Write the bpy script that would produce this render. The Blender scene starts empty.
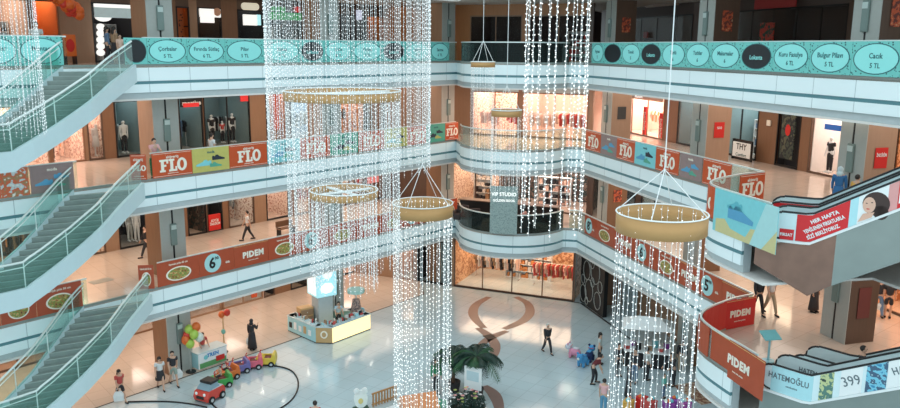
import bpy, math, random
from math import sin, cos, pi, radians, atan2, hypot
from mathutils import Vector, Matrix
random.seed(7)
SC = bpy.context.scene
COL = SC.collection
# ------------------------------------------------------------------ survey: the camera that took the photograph
F_PX, PITCH, ROLL, CAM_Z = 788.35, .1965, -.0078, 15.9136
def ray(px, py):
    u, w = px-450, 204-py
    cr, sr = cos(ROLL), sin(ROLL)
    u, w = u*cr+w*sr, -u*sr+w*cr
    c, s = cos(PITCH), sin(PITCH)
    return Vector((u, F_PX*c+w*s, w*c-F_PX*s))
def W(px, py, z=0.0):
    d = ray(px, py); t = (z-CAM_Z)/d.z
    return Vector((d.x*t, d.y*t, z))
def DY(px, py, Y):
    d = ray(px, py); return d*(Y/d.y)+Vector((0, 0, CAM_Z))
def pr(X, Y, Z):
    Z = Z-CAM_Z; c, s = cos(PITCH), sin(PITCH)
    d = Y*c-Z*s; v = Y*s+Z*c; u = X/d*F_PX; w = v/d*F_PX
    cr, sr = cos(ROLL), sin(ROLL)
    return 450+u*cr-w*sr, 204-(u*sr+w*cr)
class Wing:
    def __init__(s, O, ang):
        s.O = Vector(O); s.e = Vector((cos(ang), sin(ang))); s.n = Vector((-s.e.y, s.e.x)); s.rot = ang
    def p(s, a, t, z=0.0):
        q = s.O+s.e*a+s.n*t; return Vector((q.x, q.y, z))
    def a_at(s, px, z, t=0.0):
        lo, hi = -45.0, 32.0
        def f(a):
            q = s.p(a, t, z)
            return pr(q.x, max(q.y, .5), z)[0]-px
        for _ in range(50):
            m = (lo+hi)/2
            if f(m) < 0: lo = m
            else: hi = m
        return (lo+hi)/2
LW = Wing((.35, 50.73), radians(50.12))
RW = Wing((7.78, 47.0), radians(-74.655))
CW = Wing((.04, 51.53), atan2(-.386, .923))
# ------------------------------------------------------------------ mesh building
class MB:
    def __init__(s): s.v = []; s.f = []; s.uv = None
    def add(s, vs, fs, M=None):
        o = len(s.v)
        s.v += [tuple(M @ Vector(q)) for q in vs] if M else [tuple(q) for q in vs]
        s.f += [tuple(i+o for i in f) for f in fs]; return s
    def box(s, x0, x1, y0, y1, z0, z1, M=None):
        return s.add([(x0,y0,z0),(x1,y0,z0),(x1,y1,z0),(x0,y1,z0),(x0,y0,z1),(x1,y0,z1),(x1,y1,z1),(x0,y1,z1)],
                     [(3,2,1,0),(4,5,6,7),(0,1,5,4),(1,2,6,5),(2,3,7,6),(3,0,4,7)], M)
    def hull(s, pts, M=None):
        import bmesh
        bm=bmesh.new()
        for p in pts: bm.verts.new(p)
        r=bmesh.ops.convex_hull(bm, input=bm.verts)
        junk=[g for g in set(r['geom_interior']+r['geom_unused']) if isinstance(g,bmesh.types.BMVert)]
        if junk: bmesh.ops.delete(bm, geom=junk, context='VERTS')
        bmesh.ops.dissolve_limit(bm, angle_limit=.01, verts=bm.verts, edges=bm.edges)
        bm.verts.index_update(); vs=[v.co.copy() for v in bm.verts]; fs=[tuple(v.index for v in f.verts) for f in bm.faces]; bm.free()
        return s.add(vs, fs, M)
    def bbox(s, x0, x1, y0, y1, z0, z1, b=.02, M=None):        # box with chamfered edges
        P=[]
        for x,dx in ((x0,b),(x1,-b)):
            for y,dy in ((y0,b),(y1,-b)):
                for z,dz in ((z0,b),(z1,-b)):
                    P += [(x,y+dy,z+dz),(x+dx,y,z+dz),(x+dx,y+dy,z)]
        return s.hull(P, M)
    def prism(s, pts, z0, z1, M=None):
        n=len(pts); vs=[(p[0],p[1],z0) for p in pts]+[(p[0],p[1],z1) for p in pts]
        fs=[tuple(range(n))[::-1], tuple(range(n,2*n))]+[(i,(i+1)%n,n+(i+1)%n,n+i) for i in range(n)]
        return s.add(vs, fs, M)
    def xz(s, pts, y0, y1, M=None):                            # polygon in x,z extruded along y
        n=len(pts); vs=[(p[0],y0,p[1]) for p in pts]+[(p[0],y1,p[1]) for p in pts]
        fs=[tuple(range(n)), tuple(range(n,2*n))[::-1]]+[(i,n+i,n+(i+1)%n,(i+1)%n) for i in range(n)]
        return s.add(vs, fs, M)
    def ring(s, secs, close=False, cap=True):
        n=len(secs[0]); o=len(s.v)
        for q in secs: s.v += [tuple(x) for x in q]
        m=len(secs)
        for i in range(m if close else m-1):
            for j in range(n):
                a=o+i*n+j; b=o+i*n+(j+1)%n; c=o+((i+1)%m)*n+(j+1)%n; d=o+((i+1)%m)*n+j
                s.f.append((a,b,c,d))
        if cap and not close:
            s.f.append(tuple(o+j for j in range(n))[::-1]); s.f.append(tuple(o+(m-1)*n+j for j in range(n)))
        return s
    def tube(s, pts, r, k=6, close=False):
        pts=[Vector(p) for p in pts]; secs=[]; m=len(pts)
        for i,p in enumerate(pts):
            if close: d=pts[(i+1)%m]-pts[i-1]
            else: d=pts[min(i+1,m-1)]-pts[max(i-1,0)]
            d.normalize()
            up=Vector((0,0,1)) if abs(d.z)<.95 else Vector((1,0,0))
            x=d.cross(up).normalized(); y=x.cross(d)
            rr=r[i] if isinstance(r,(list,tuple)) else r
            secs.append([p+x*rr*cos(2*pi*j/k)+y*rr*sin(2*pi*j/k) for j in range(k)])
        return s.ring(secs, close)
    def cyl(s, x, y, z0, z1, r, k=12, r2=None):
        r2=r if r2 is None else r2
        return s.ring([[(x+r*cos(2*pi*j/k), y+r*sin(2*pi*j/k), z0) for j in range(k)],
                       [(x+r2*cos(2*pi*j/k), y+r2*sin(2*pi*j/k), z1) for j in range(k)]])
    def lathe(s, prof, x=0, y=0, k=16, sy=1.0):
        return s.ring([[(x+r*cos(2*pi*j/k), y+r*sy*sin(2*pi*j/k), z) for j in range(k)] for r,z in prof])
    def ball(s, c, r, k=10, m=6, sc=(1,1,1)):
        secs=[]
        for i in range(m+1):
            th=pi*i/m; rr=max(sin(th),.02)*r; z=-cos(th)*r
            secs.append([(c[0]+rr*cos(2*pi*j/k)*sc[0], c[1]+rr*sin(2*pi*j/k)*sc[1], c[2]+z*sc[2]) for j in range(k)])
        return s.ring(secs)
    def octa(s, c, r):
        x,y,z=c
        return s.add([(x+r,y,z),(x-r,y,z),(x,y+r,z),(x,y-r,z),(x,y,z+r),(x,y,z-r)],
                     [(0,2,4),(2,1,4),(1,3,4),(3,0,4),(2,0,5),(1,2,5),(3,1,5),(0,3,5)])
    def disc(s, cx, cz, rx, rz, y0, y1, k=24):                 # flat ellipse standing in x,z
        return s.xz([(cx+rx*cos(2*pi*j/k), cz+rz*sin(2*pi*j/k)) for j in range(k)], y0, y1)
    def sweep(s, path, prof, close=False):                     # path: plan points; prof: (offset to the left, z)
        n=len(path); secs=[]; L=0; us=[]
        for i in range(n):
            p=Vector(path[i][:2])
            a=Vector(path[i-1][:2]) if i>0 else None; b=Vector(path[i+1][:2]) if i<n-1 else None
            d1=(p-a).normalized() if a is not None else None; d2=(b-p).normalized() if b is not None else None
            if d1 is None: d1=d2
            if d2 is None: d2=d1
            if a is not None: L+=(p-a).length
            us.append(L)
            n1=Vector((-d1.y,d1.x)); n2=Vector((-d2.y,d2.x)); m=(n1+n2)
            m=m/max(m.length_squared/2,.6)
            secs.append([(p.x+m.x*o, p.y+m.y*o, z) for o,z in prof])
        o=len(s.v); s.ring(secs)
        if s.uv is None: s.uv={}
        k=len(prof)
        for i in range(n):
            for j in range(k): s.uv[o+i*k+j]=(us[i], prof[j][1])
        return s
def smooth_path(pts, n=6):
    pts=[Vector(p) for p in pts]; out=[]
    for i in range(len(pts)-1):
        p0=pts[max(i-1,0)]; p1=pts[i]; p2=pts[i+1]; p3=pts[min(i+2,len(pts)-1)]
        for k in range(n):
            t=k/n
            out.append(.5*((2*p1)+(p2-p0)*t+(2*p0-5*p1+4*p2-p3)*t*t+(3*p1-p0-3*p2+p3)*t**3))
    out.append(pts[-1]); return out
def mesh_of(name, mb, mat=None, smooth=False):
    me=bpy.data.meshes.new(name); me.from_pydata(mb.v, [], mb.f)
    if mb.uv:
        uv=me.uv_layers.new(name='run')
        for lp in me.loops: uv.data[lp.index].uv=mb.uv.get(lp.vertex_index,(0,0))
    if mat: me.materials.append(mat)
    if smooth: me.polygons.foreach_set('use_smooth',[True]*len(me.polygons))
    me.update(); return me
def obj(name, mb, mat, parent=None, smooth=False, loc=None, rotz=0):
    me = mb if isinstance(mb, bpy.types.Mesh) else mesh_of(name, mb, mat, smooth)
    o=bpy.data.objects.new(name, me); COL.objects.link(o)
    if parent: o.parent=parent
    if loc is not None: o.location=loc
    if rotz: o.rotation_euler=(0,0,rotz)
    if isinstance(mb, bpy.types.Mesh) and mat:
        if not me.materials: me.materials.append(mat)
        o.material_slots[0].link='OBJECT'; o.material_slots[0].material=mat
    return o
USED={}
def tag(o, label, cat, group=None):
    o['label']=label; o['category']=cat
    if group: o['group']=group
    USED.setdefault(label,[]).append(o)
    return o
def thing(name, label, cat, loc=(0,0,0), rotz=0, group=None):
    o=bpy.data.objects.new(name, None); COL.objects.link(o)
    o.empty_display_size=.2; o.location=loc; o.rotation_euler=(0,0,rotz)
    return tag(o, label, cat, group)
def struct(name, mb, mat, smooth=False):
    o=obj(name, mb, mat, None, smooth); o['kind']='structure'; return o
def text_mesh(body, size, bold=0.0, depth=.006, align='CENTER', sx=1.0):
    cu=bpy.data.curves.new('lettering','FONT'); cu.body=body; cu.size=size; cu.align_x=align; cu.align_y='CENTER'
    cu.extrude=depth/2; cu.offset=bold; cu.resolution_u=2; cu.space_line=.95; cu.space_character=1.0+2.2*bold/size
    t=bpy.data.objects.new('lettering', cu); COL.objects.link(t)
    dg=bpy.context.evaluated_depsgraph_get(); me=bpy.data.meshes.new_from_object(t.evaluated_get(dg))
    bpy.data.objects.remove(t); bpy.data.curves.remove(cu)
    for v in me.vertices: v.co=(v.co.x*sx, -v.co.z, v.co.y)
    me.materials.clear(); return me
def lettering(body, size, mat, parent, loc, bold=0.0, sx=1.0, name='lettering', width=None, tilt=0):
    me=text_mesh(body, size, bold, sx=sx)
    if width:
        w=max(v.co.x for v in me.vertices)-min(v.co.x for v in me.vertices)
        if w>width:
            for v in me.vertices: v.co.x*=width/w
    o=obj(name, me, mat, parent, loc=loc)
    if tilt: o.rotation_euler=(0,-tilt,0)
    return o
# ------------------------------------------------------------------ materials
MATS={}
def nodes(name):
    m=bpy.data.materials.new(name); m.use_nodes=True; nt=m.node_tree; b=nt.nodes['Principled BSDF']; return m, nt, b
def mat(name, col, rough=.5, metal=0.0, em=0.0, emcol=None, var=.06, scale=6.0, coat=0.0):
    if name in MATS: return MATS[name]
    m,nt,b=nodes(name); N=nt.nodes; K=nt.links
    b.inputs['Roughness'].default_value=rough; b.inputs['Metallic'].default_value=metal
    if coat: b.inputs['Coat Weight'].default_value=coat
    c=(*col,1)
    if var:
        tc=N.new('ShaderNodeTexCoord'); nz=N.new('ShaderNodeTexNoise'); nz.inputs['Scale'].default_value=scale
        K.new(tc.outputs['Object'], nz.inputs['Vector'])
        mx=N.new('ShaderNodeMix'); mx.data_type='RGBA'
        mx.inputs[6].default_value=(*[max(0,x*(1-var)) for x in col],1); mx.inputs[7].default_value=(*[min(1,x*(1+var)) for x in col],1)
        K.new(nz.outputs['Fac'], mx.inputs[0]); K.new(mx.outputs[2], b.inputs['Base Color'])
    else: b.inputs['Base Color'].default_value=c
    if em:
        b.inputs['Emission Color'].default_value=(*(emcol or col),1); b.inputs['Emission Strength'].default_value=em
    MATS[name]=m; return m
def glass_mat(name, tint, opac=.18, rough=.04):
    if name in MATS: return MATS[name]
    m=bpy.data.materials.new(name); m.use_nodes=True; nt=m.node_tree; N=nt.nodes; K=nt.links; N.clear()
    out=N.new('ShaderNodeOutputMaterial'); tr=N.new('ShaderNodeBsdfTransparent'); gl=N.new('ShaderNodeBsdfPrincipled')
    tr.inputs['Color'].default_value=(*tint,1); gl.inputs['Base Color'].default_value=(*[x*.5 for x in tint],1); gl.inputs['Roughness'].default_value=rough
    lw=N.new('ShaderNodeFresnel'); lw.inputs['IOR'].default_value=1.22
    ad=N.new('ShaderNodeMath'); ad.operation='MULTIPLY_ADD'; ad.use_clamp=True; ad.inputs[1].default_value=.38; ad.inputs[2].default_value=opac
    K.new(lw.outputs[0], ad.inputs[0]); mx=N.new('ShaderNodeMixShader')
    K.new(ad.outputs[0], mx.inputs[0]); K.new(tr.outputs[0], mx.inputs[1]); K.new(gl.outputs[0], mx.inputs[2]); K.new(mx.outputs[0], out.inputs['Surface'])
    MATS[name]=m; return m
def tile_mat(name, c1, c2, grout, size=.8, rough=.12, ang=0.0, gap=.012):
    m,nt,b=nodes(name); N=nt.nodes; K=nt.links
    tc=N.new('ShaderNodeTexCoord'); mp=N.new('ShaderNodeMapping'); mp.inputs['Rotation'].default_value=(0,0,ang)
    br=N.new('ShaderNodeTexBrick'); br.offset=0; br.inputs['Scale'].default_value=1; br.inputs['Brick Width'].default_value=size; br.inputs['Row Height'].default_value=size
    br.inputs['Mortar Size'].default_value=gap; br.inputs['Color1'].default_value=(*c1,1); br.inputs['Color2'].default_value=(*c2,1); br.inputs['Mortar'].default_value=(*grout,1)
    K.new(tc.outputs['Object'], mp.inputs['Vector']); K.new(mp.outputs[0], br.inputs['Vector']); K.new(br.outputs['Color'], b.inputs['Base Color'])
    b.inputs['Roughness'].default_value=rough; b.inputs['Coat Weight'].default_value=.25; b.inputs['Coat Roughness'].default_value=.06
    MATS[name]=m; return m
def fascia_mat():
    m,nt,b=nodes('white_fascia_panel'); N=nt.nodes; K=nt.links
    uv=N.new('ShaderNodeUVMap'); uv.uv_map='run'; sp=N.new('ShaderNodeSeparateXYZ'); K.new(uv.outputs[0], sp.inputs[0])
    d=N.new('ShaderNodeMath'); d.operation='DIVIDE'; d.inputs[1].default_value=2.0; K.new(sp.outputs[0], d.inputs[0])
    fr=N.new('ShaderNodeMath'); fr.operation='FRACT'; K.new(d.outputs[0], fr.inputs[0])
    lt=N.new('ShaderNodeMath'); lt.operation='LESS_THAN'; lt.inputs[1].default_value=.014; K.new(fr.outputs[0], lt.inputs[0])
    mx=N.new('ShaderNodeMix'); mx.data_type='RGBA'; mx.inputs[6].default_value=(.85,.95,.96,1); mx.inputs[7].default_value=(.46,.55,.57,1)
    K.new(lt.outputs[0], mx.inputs[0]); K.new(mx.outputs[2], b.inputs['Base Color']); b.inputs['Roughness'].default_value=.35
    MATS[m.name]=m; return m
def wood_mat(name, c1, c2, scale=1.2):
    m,nt,b=nodes(name); N=nt.nodes; K=nt.links
    tc=N.new('ShaderNodeTexCoord'); mp=N.new('ShaderNodeMapping'); mp.inputs['Scale'].default_value=(4,4,.5)
    nz=N.new('ShaderNodeTexNoise'); nz.inputs['Scale'].default_value=scale*2; nz.inputs['Detail'].default_value=4
    K.new(tc.outputs['Object'], mp.inputs['Vector']); K.new(mp.outputs[0], nz.inputs['Vector'])
    mx=N.new('ShaderNodeMix'); mx.data_type='RGBA'; mx.inputs[6].default_value=(*c1,1); mx.inputs[7].default_value=(*c2,1)
    K.new(nz.outputs['Fac'], mx.inputs[0]); K.new(mx.outputs[2], b.inputs['Base Color']); b.inputs['Roughness'].default_value=.35
    MATS[name]=m; return m
def pattern_mat(name, base, spot, scale=9.0, thr=.33):          # printed scatter of spots
    m,nt,b=nodes(name); N=nt.nodes; K=nt.links
    tc=N.new('ShaderNodeTexCoord'); mp=N.new('ShaderNodeMapping'); mp.inputs['Scale'].default_value=(1,0.01,1.25)
    vo=N.new('ShaderNodeTexVoronoi'); vo.inputs['Scale'].default_value=scale
    K.new(tc.outputs['Object'], mp.inputs['Vector']); K.new(mp.outputs[0], vo.inputs['Vector'])
    lt=N.new('ShaderNodeMath'); lt.operation='LESS_THAN'; lt.inputs[1].default_value=thr; K.new(vo.outputs['Distance'], lt.inputs[0])
    mx=N.new('ShaderNodeMix'); mx.data_type='RGBA'; mx.inputs[6].default_value=(*base,1); mx.inputs[7].default_value=(*spot,1)
    K.new(lt.outputs[0], mx.inputs[0]); K.new(mx.outputs[2], b.inputs['Base Color']); b.inputs['Roughness'].default_value=.45
    MATS[name]=m; return m
def blotch_mat(name, cols, scale=4.0, em=0.0, rough=.5):        # printed picture made of blotches of several colours
    m,nt,b=nodes(name); N=nt.nodes; K=nt.links
    tc=N.new('ShaderNodeTexCoord'); nz=N.new('ShaderNodeTexNoise'); nz.inputs['Scale'].default_value=scale; nz.inputs['Detail'].default_value=3
    K.new(tc.outputs['Object'], nz.inputs['Vector']); cr=N.new('ShaderNodeValToRGB'); K.new(nz.outputs['Fac'], cr.inputs[0])
    el=cr.color_ramp.elements; cr.color_ramp.interpolation='CONSTANT'
    n=len(cols); el[0].position=0; el[0].color=(*cols[0],1); el[1].position=.36; el[1].color=(*cols[1%n],1)
    for i in range(2,n):
        e=el.new(.36+.3*(i-1)/max(n-2,1)); e.color=(*cols[i],1)
    K.new(cr.outputs[0], b.inputs['Base Color']); b.inputs['Roughness'].default_value=rough
    if em: K.new(cr.outputs[0], b.inputs['Emission Color']); b.inputs['Emission Strength'].default_value=em
    MATS[name]=m; return m
M_white=fascia_mat()
M_stripe=mat('teal_grey_stripe',(.10,.24,.27),.4,var=0)
M_kerb=mat('grey_metal_kerb',(.33,.36,.34),.35,.5)
M_lip=mat('grey_soffit_edge',(.50,.56,.57),.6)
M_ceil=mat('ceiling_plaster',(.75,.72,.68),.8)
M_darkceil=mat('dark_ceiling',(.10,.07,.06),.7)
M_floor_g=tile_mat('pale_polished_tile',(.54,.64,.67),(.50,.61,.64),(.38,.46,.49),.9,.12,radians(32))
M_floor_t=tile_mat('beige_polished_tile',(.64,.53,.45),(.60,.50,.42),(.49,.40,.33),.9,.14,radians(50))
M_floor_r=tile_mat('light_beige_tile',(.62,.55,.48),(.58,.52,.45),(.46,.41,.36),.9,.13,radians(-15))
M_inlay=mat('brown_marble_inlay',(.22,.125,.105),.3); M_black=mat('black',(.008,.008,.009),.45,var=0)
M_wood=wood_mat('brown_wood_cladding',(.20,.10,.055),(.27,.145,.08))
M_wood_l=wood_mat('light_wood_cladding',(.30,.175,.105),(.38,.235,.15))
M_wood_d=wood_mat('dark_wood_cladding',(.085,.05,.035),(.13,.075,.05))
M_tancl=wood_mat('tan_cladding',(.36,.225,.15),(.44,.29,.20))
M_colw=mat('grey_column_cladding',(.43,.45,.42),.5); M_box=mat('grey_green_lamp_box',(.20,.27,.25),.5)
M_glass=glass_mat('green_tinted_glass',(.84,.95,.92),.03); M_shopglass=glass_mat('clear_shop_glass',(.95,.97,.97),.0)
M_dkglass=glass_mat('dark_tinted_glass',(.22,.28,.27),.12); M_stairglass=glass_mat('stair_glass',(.82,.95,.92),.04)
M_rail=mat('pale_steel_rail',(.72,.80,.77),.3,.3); M_gold=mat('gold_satin_band',(.54,.30,.115),.42,.2,var=.03)
M_bead=mat('lit_white_bead',(.95,.95,.9),.3,em=1.15,emcol=(1,.97,.93),var=0)
M_beads=mat('small_lit_white_bead',(.90,.92,.92),.35,em=.62,emcol=(1,.98,.96),var=0); M_wiref=mat('thin_grey_wire',(.62,.66,.66),.4,var=0)
M_wire=mat('white_wire',(.72,.75,.75),.4,em=.06,emcol=(1,.97,.93),var=0)
M_ringlight=mat('white_ring_rim',(.9,.92,.9),.4,var=0)
M_orange=mat('orange_print',(.58,.085,.022),.45,var=.08); M_orange2=mat('dark_orange_print',(.44,.075,.028),.45,var=.1,scale=3)
M_cream=mat('cream_print',(.90,.84,.72),.5,var=0); M_paper=mat('white_print',(.85,.87,.86),.5,var=0)
M_teal=pattern_mat('teal_print_with_dark_spots',(.17,.56,.51),(.03,.13,.13),8.5,.31)
M_oval=mat('aqua_oval_print',(.30,.78,.74),.45,var=.03); M_ovald=mat('black_oval_print',(.012,.016,.02),.45,var=.3)
M_ink=mat('dark_teal_ink',(.03,.14,.15),.5,var=0)
M_stepm=mat('dark_grey_green_step',(.24,.29,.27),.45,var=.2,scale=3); M_nose=mat('pale_step_nosing',(.42,.49,.46),.5)
M_string=mat('pale_blue_stringer',(.55,.68,.70),.4,var=.03)
M_steel=mat('grey_steel_cladding',(.27,.31,.29),.33,.6,var=.1,scale=1.5); M_copper=mat('brown_reflective_cladding',(.24,.135,.10),.25,.5,var=.25,scale=2)
M_red=mat('red_print',(.62,.02,.015),.45,var=.06); M_white2=mat('white_paint',(.82,.84,.83),.4,var=.03)
# ------------------------------------------------------------------ the setting: floors, galleries, walls, columns
LEV={1:5.0,2:10.0,3:15.0}
BAY=(4.0,48.85); BR=3.42
bay=[(BAY[0]+BR*cos(radians(a)), BAY[1]+BR*sin(radians(a))) for a in range(176,331,7)]
plat=[(12.27,30.6),(11.6,30.25),(10.9,29.75),(10.15,29.1),(9.55,28.4),(9.25,27.7),(9.25,26.95),(9.45,26.0),(9.75,24.95),(9.97,24.1)]
plat=[tuple(p) for p in smooth_path([Vector((x,y,0)) for x,y in plat],3)]; plat=[(p[0],p[1]) for p in plat]
def P2(v): return (v.x, v.y)
def seg(w,a0,a1,n=2): return [P2(w.p(a0+(a1-a0)*i/(n-1),0)) for i in range(n)]
A_PL=RW.a_at(0,0) if False else 0
a_plat=(Vector(plat[0])-RW.O).dot(RW.e)
stair_l=(Vector((-15.4,32.06))-LW.O).dot(LW.e); stair_r=(Vector((-13.2,34.45))-LW.O).dot(LW.e)
A0=-37.0; A1=27.0
def edge(l):
    p=seg(LW,A0,0)+bay+[(7.3,47.12),(7.78,47.0)]
    if l==3: return p+[P2(RW.p(A1,0))]
    return p+plat
def outline(l):
    p=edge(l)
    if l<3: p=p+[(13.86,24.85),P2(RW.p(A1,0))]
    return p+[P2(RW.p(A1,14)),P2(RW.p(-14,16)),(6,74),P2(LW.p(0,16)),P2(LW.p(A0,14))]
def inset(l,d):
    p=[]
    for q in outline(l): p.append(q)
    return p
for l,F in LEV.items():
    ol=outline(l); e=edge(l) if l==3 else edge(l)[:-4]
    struct('floor_gallery', MB().prism(ol,F-.06,F), M_floor_t if l<3 else M_floor_t)
    # ceiling of the storey below: slab set back 12 cm behind the fascia
    core=[]
    n=len(e)
    mb=MB().sweep(e,[(.12,F-1.45),(.12,F-.06),(.4,F-.06),(.4,F-1.45)]); struct('ceiling_edge', mb, M_lip)
    struct('ceiling', MB().prism(ol,F-1.46,F-1.38), M_ceil)
    struct('trim_1', MB().sweep(e,[(0,F-1.12),(0,F-.70-.065),(.1,F-.70-.065),(.1,F-1.12)]), M_white)
    struct('trim_2', MB().sweep(e,[(.02,F-.70-.065),(.02,F-.70+.065),(.1,F-.70+.065),(.1,F-.70-.065)]), M_stripe)
    struct('trim_1', MB().sweep(e,[(0,F-.70+.065),(0,F-.05),(.1,F-.05),(.1,F-.70+.065)]), M_white)
    struct('trim_3', MB().sweep(e,[(.0,F-.05),(.0,F+.09),(.12,F+.09),(.12,F-.05)]), M_kerb)
struct('ceiling', MB().prism(outline(3),18.7,18.9), M_ceil)
gx=[(-60,-8),(45,-8),(45,75),(-60,75)]
struct('floor', MB().prism(gx,-.25,0), M_floor_g)
# beige floor under the ground-floor galleries
ar=lambda w,a,t:P2(w.p(a,t))
struct('floor_left', MB().prism([ar(LW,-37,.8),ar(LW,-2.2,.8),(-2.0,52.4),ar(LW,0,14),ar(LW,-37,14)],0,.004), M_floor_t)
struct('trim_4', MB().prism([ar(LW,-37,.74),ar(LW,-2.2,.74),(-1.95,52.3),(-2.0,52.4),ar(LW,-2.2,.82),ar(LW,-37,.82)],0,.007), M_black)
struct('trim_4', MB().prism([(-1.95,52.3),(.0,51.4),(8.3,47.95),(8.3,48.1),(.0,51.55),(-2.0,52.4)],0,.007), M_black)
struct('trim_4', MB().prism([(8.3,47.95),ar(RW,8,.84),ar(RW,8,.94),(8.45,48.0)],0,.007), M_black)
# brown inlaid ribbons winding over the ground floor
def ribbon(px, wd):
    c=smooth_path([W(x,y,0) for x,y in px],6); L=[]; R=[]
    for i,p in enumerate(c):
        d=(c[min(i+1,len(c)-1)]-c[max(i-1,0)]).normalized(); n=Vector((-d.y,d.x,0)); f=i/(len(c)-1); w=wd*(.6+.4*sin(pi*min(max(f,.06),.94)))
        L.append(p+n*w); R.append(p-n*w)
    mb=MB(); secs=[]
    for a,b in zip(L,R): secs.append([(a.x,a.y,0),(b.x,b.y,0),(b.x,b.y,.005),(a.x,a.y,.005)])
    mb.ring(secs); struct('floor_inlay', mb, M_inlay)
ribbon([(489,297),(477,304),(473,312),(476,320),(484,328)],.30)
ribbon([(516,297),(527,303),(530,312),(524,320),(512,326),(504,329)],.30)
ribbon([(507,331),(499,334),(490,338),(483,343),(477,349)],.26)
ribbon([(478,328),(484,332),(490,337),(495,345),(494,354),(488,362)],.30)
ribbon([(484,386),(492,392),(497,400),(500,412)],.30)
c=W(489.5,337,0); struct('trim_5', MB().box(-.28,.28,-.33,.33,0,.009,Matrix.Translation(c)@Matrix.Rotation(.5,4,'Z')), M_black)
# columns: grey face with a dark slot and lamp box towards the atrium, brown cladding on the sides
def column(w,a,t,F,H,wdt=1.3,brown=M_wood):
    r=w.rot; loc=w.p(a,t,F)
    o=obj('column', MB().box(-wdt/2,wdt/2,0,wdt,0,H), brown, None, loc=loc, rotz=r); o['kind']='structure'
    f=obj('cladding', MB().box(-wdt/2,-.05,-.03,-.002,0,H).box(.05,wdt/2,-.03,-.002,0,H), M_colw, o)
    s=obj('slot', MB().box(-.05,.05,-.012,-.002,0,H), M_black, o)
    b=obj('lamp_box', MB().bbox(-.16,.16,-.13,-.032,H*.42,H*.72,.02), M_box, o)
    obj('lamp', MB().bbox(-.13,.13,-.15,-.13,H*.64,H*.70,.005), mat('column_lamp',(.55,.65,.62),.4,var=0), b)
    return o
acL=(Vector((-13.2,36.7))-LW.O).dot(LW.e)
for F,H in ((0,3.54),(5,3.54),(10,3.54),(15,3.7)):
    for k in range(3):
        column(LW,acL+10.2*k,1.5,F,H,1.3,M_tancl if F==10 else M_wood if F<15 else M_wood_l)
    a0=(Vector((14.95,28.2))-RW.O).dot(RW.e)-.65
    for k in range(3):
        if F==0 and k==0: pass
        column(RW,a0-10.0*k,1.95,F,H,1.3,{0:M_wood,5:M_wood_d if k==0 else M_wood,10:M_tancl,15:M_wood_d}[F])
# ------------------------------------------------------------------ balustrades
BAL={}
def balustrade(path,F,label,glass=None):
    o=thing('glass_balustrade',label,'railing',(path[0][0],path[0][1],F))
    q=[(x-path[0][0],y-path[0][1]) for x,y in path]
    obj('glass_panel',MB().sweep(q,[(.03,.09),(.03,1.18),(.045,1.18),(.045,.09)]),glass or M_glass,o)
    obj('handrail',MB().sweep(q,[(.0,1.18),(.0,1.24),(.075,1.24),(.075,1.18)]),M_rail,o)
    return o
FN={1:'lowest gallery',2:'middle gallery',3:'top gallery'}
for l,F in LEV.items():
    balustrade(seg(LW,A0,stair_l),F,'glass balustrade along the %s left of its staircase'%FN[l])
    balustrade(seg(LW,stair_r,0),F,'long glass balustrade on the left side of the %s'%FN[l])
    balustrade(bay,F,{1:'dark glass balustrade around the lowest round balcony',2:'bare glass balustrade around the middle round balcony',3:'glass balustrade around the top round balcony'}[l],M_dkglass if l!=2 else M_glass)
    if l==3: balustrade([(7.3,47.12),(7.78,47.0),P2(RW.p(A1,0))],F,'long glass balustrade on the right side of the top gallery')
    else:
        balustrade([(7.3,47.12),(7.78,47.0),plat[0]],F,'straight glass balustrade on the right side of the %s'%FN[l])
        balustrade(plat,F,'curved glass balustrade around the escalator platform of the %s'%FN[l])
# ------------------------------------------------------------------ printed banners on the balustrades
M_lime=mat('lime_yellow_print',(.55,.50,.14),.45,var=.1); M_sky=mat('aqua_print',(.22,.62,.66),.45,var=.08); M_grey=mat('grey_rose_print',(.30,.21,.20),.45,var=.15)
M_shoe=mat('dark_shoe_print',(.02,.03,.05),.5); M_shoe2=mat('blue_shoe_print',(.10,.35,.55),.5); M_food=blotch_mat('flatbread_print',[(.10,.05,.02),(.45,.22,.06),(.20,.28,.06),(.65,.42,.16),(.35,.07,.02)],7)
M_foodb=blotch_mat('plated_food_print',[(.75,.72,.68),(.55,.62,.62),(.62,.13,.05),(.40,.22,.10),(.80,.77,.70)],3.5)
M_yel2=mat('sand_print',(.62,.56,.28),.5); M_skyd=mat('deep_aqua_print',(.12,.48,.55),.5); M_green=mat('leaf_green_print',(.10,.40,.28),.5); M_yel=mat('yellow_print',(.78,.62,.25),.5)
def sh_poly(mb, cx, cz, s, flip=1, y0=-.03, y1=-.024):          # outline of a trainer
    pts=[(-1,-.28),(1,-.28),(1.02,-.08),(.55,.06),(.15,.20),(-.1,.42),(-.42,.40),(-.55,.20),(-.85,.34),(-1,.22)]
    pts=[(cx+x*s*flip, cz+z*s) for x,z in pts]
    return mb.xz(pts if flip>0 else pts[::-1], y0, y1)
FL_F=[(0,0),(.5,0),(.5,.16),(.38,.16),(.38,.42),(.58,.42),(.58,.58),(.38,.58),(.38,.84),(.60,.84),(.60,.66),(.76,.66),(.76,1),(0,1),(0,.84),(.12,.84),(.12,.16),(0,.16)]
FL_L=[(0,0),(.72,0),(.72,.38),(.56,.38),(.56,.16),(.38,.16),(.38,.84),(.5,.84),(.5,1),(0,1),(0,.84),(.12,.84),(.12,.16),(0,.16)]
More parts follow.
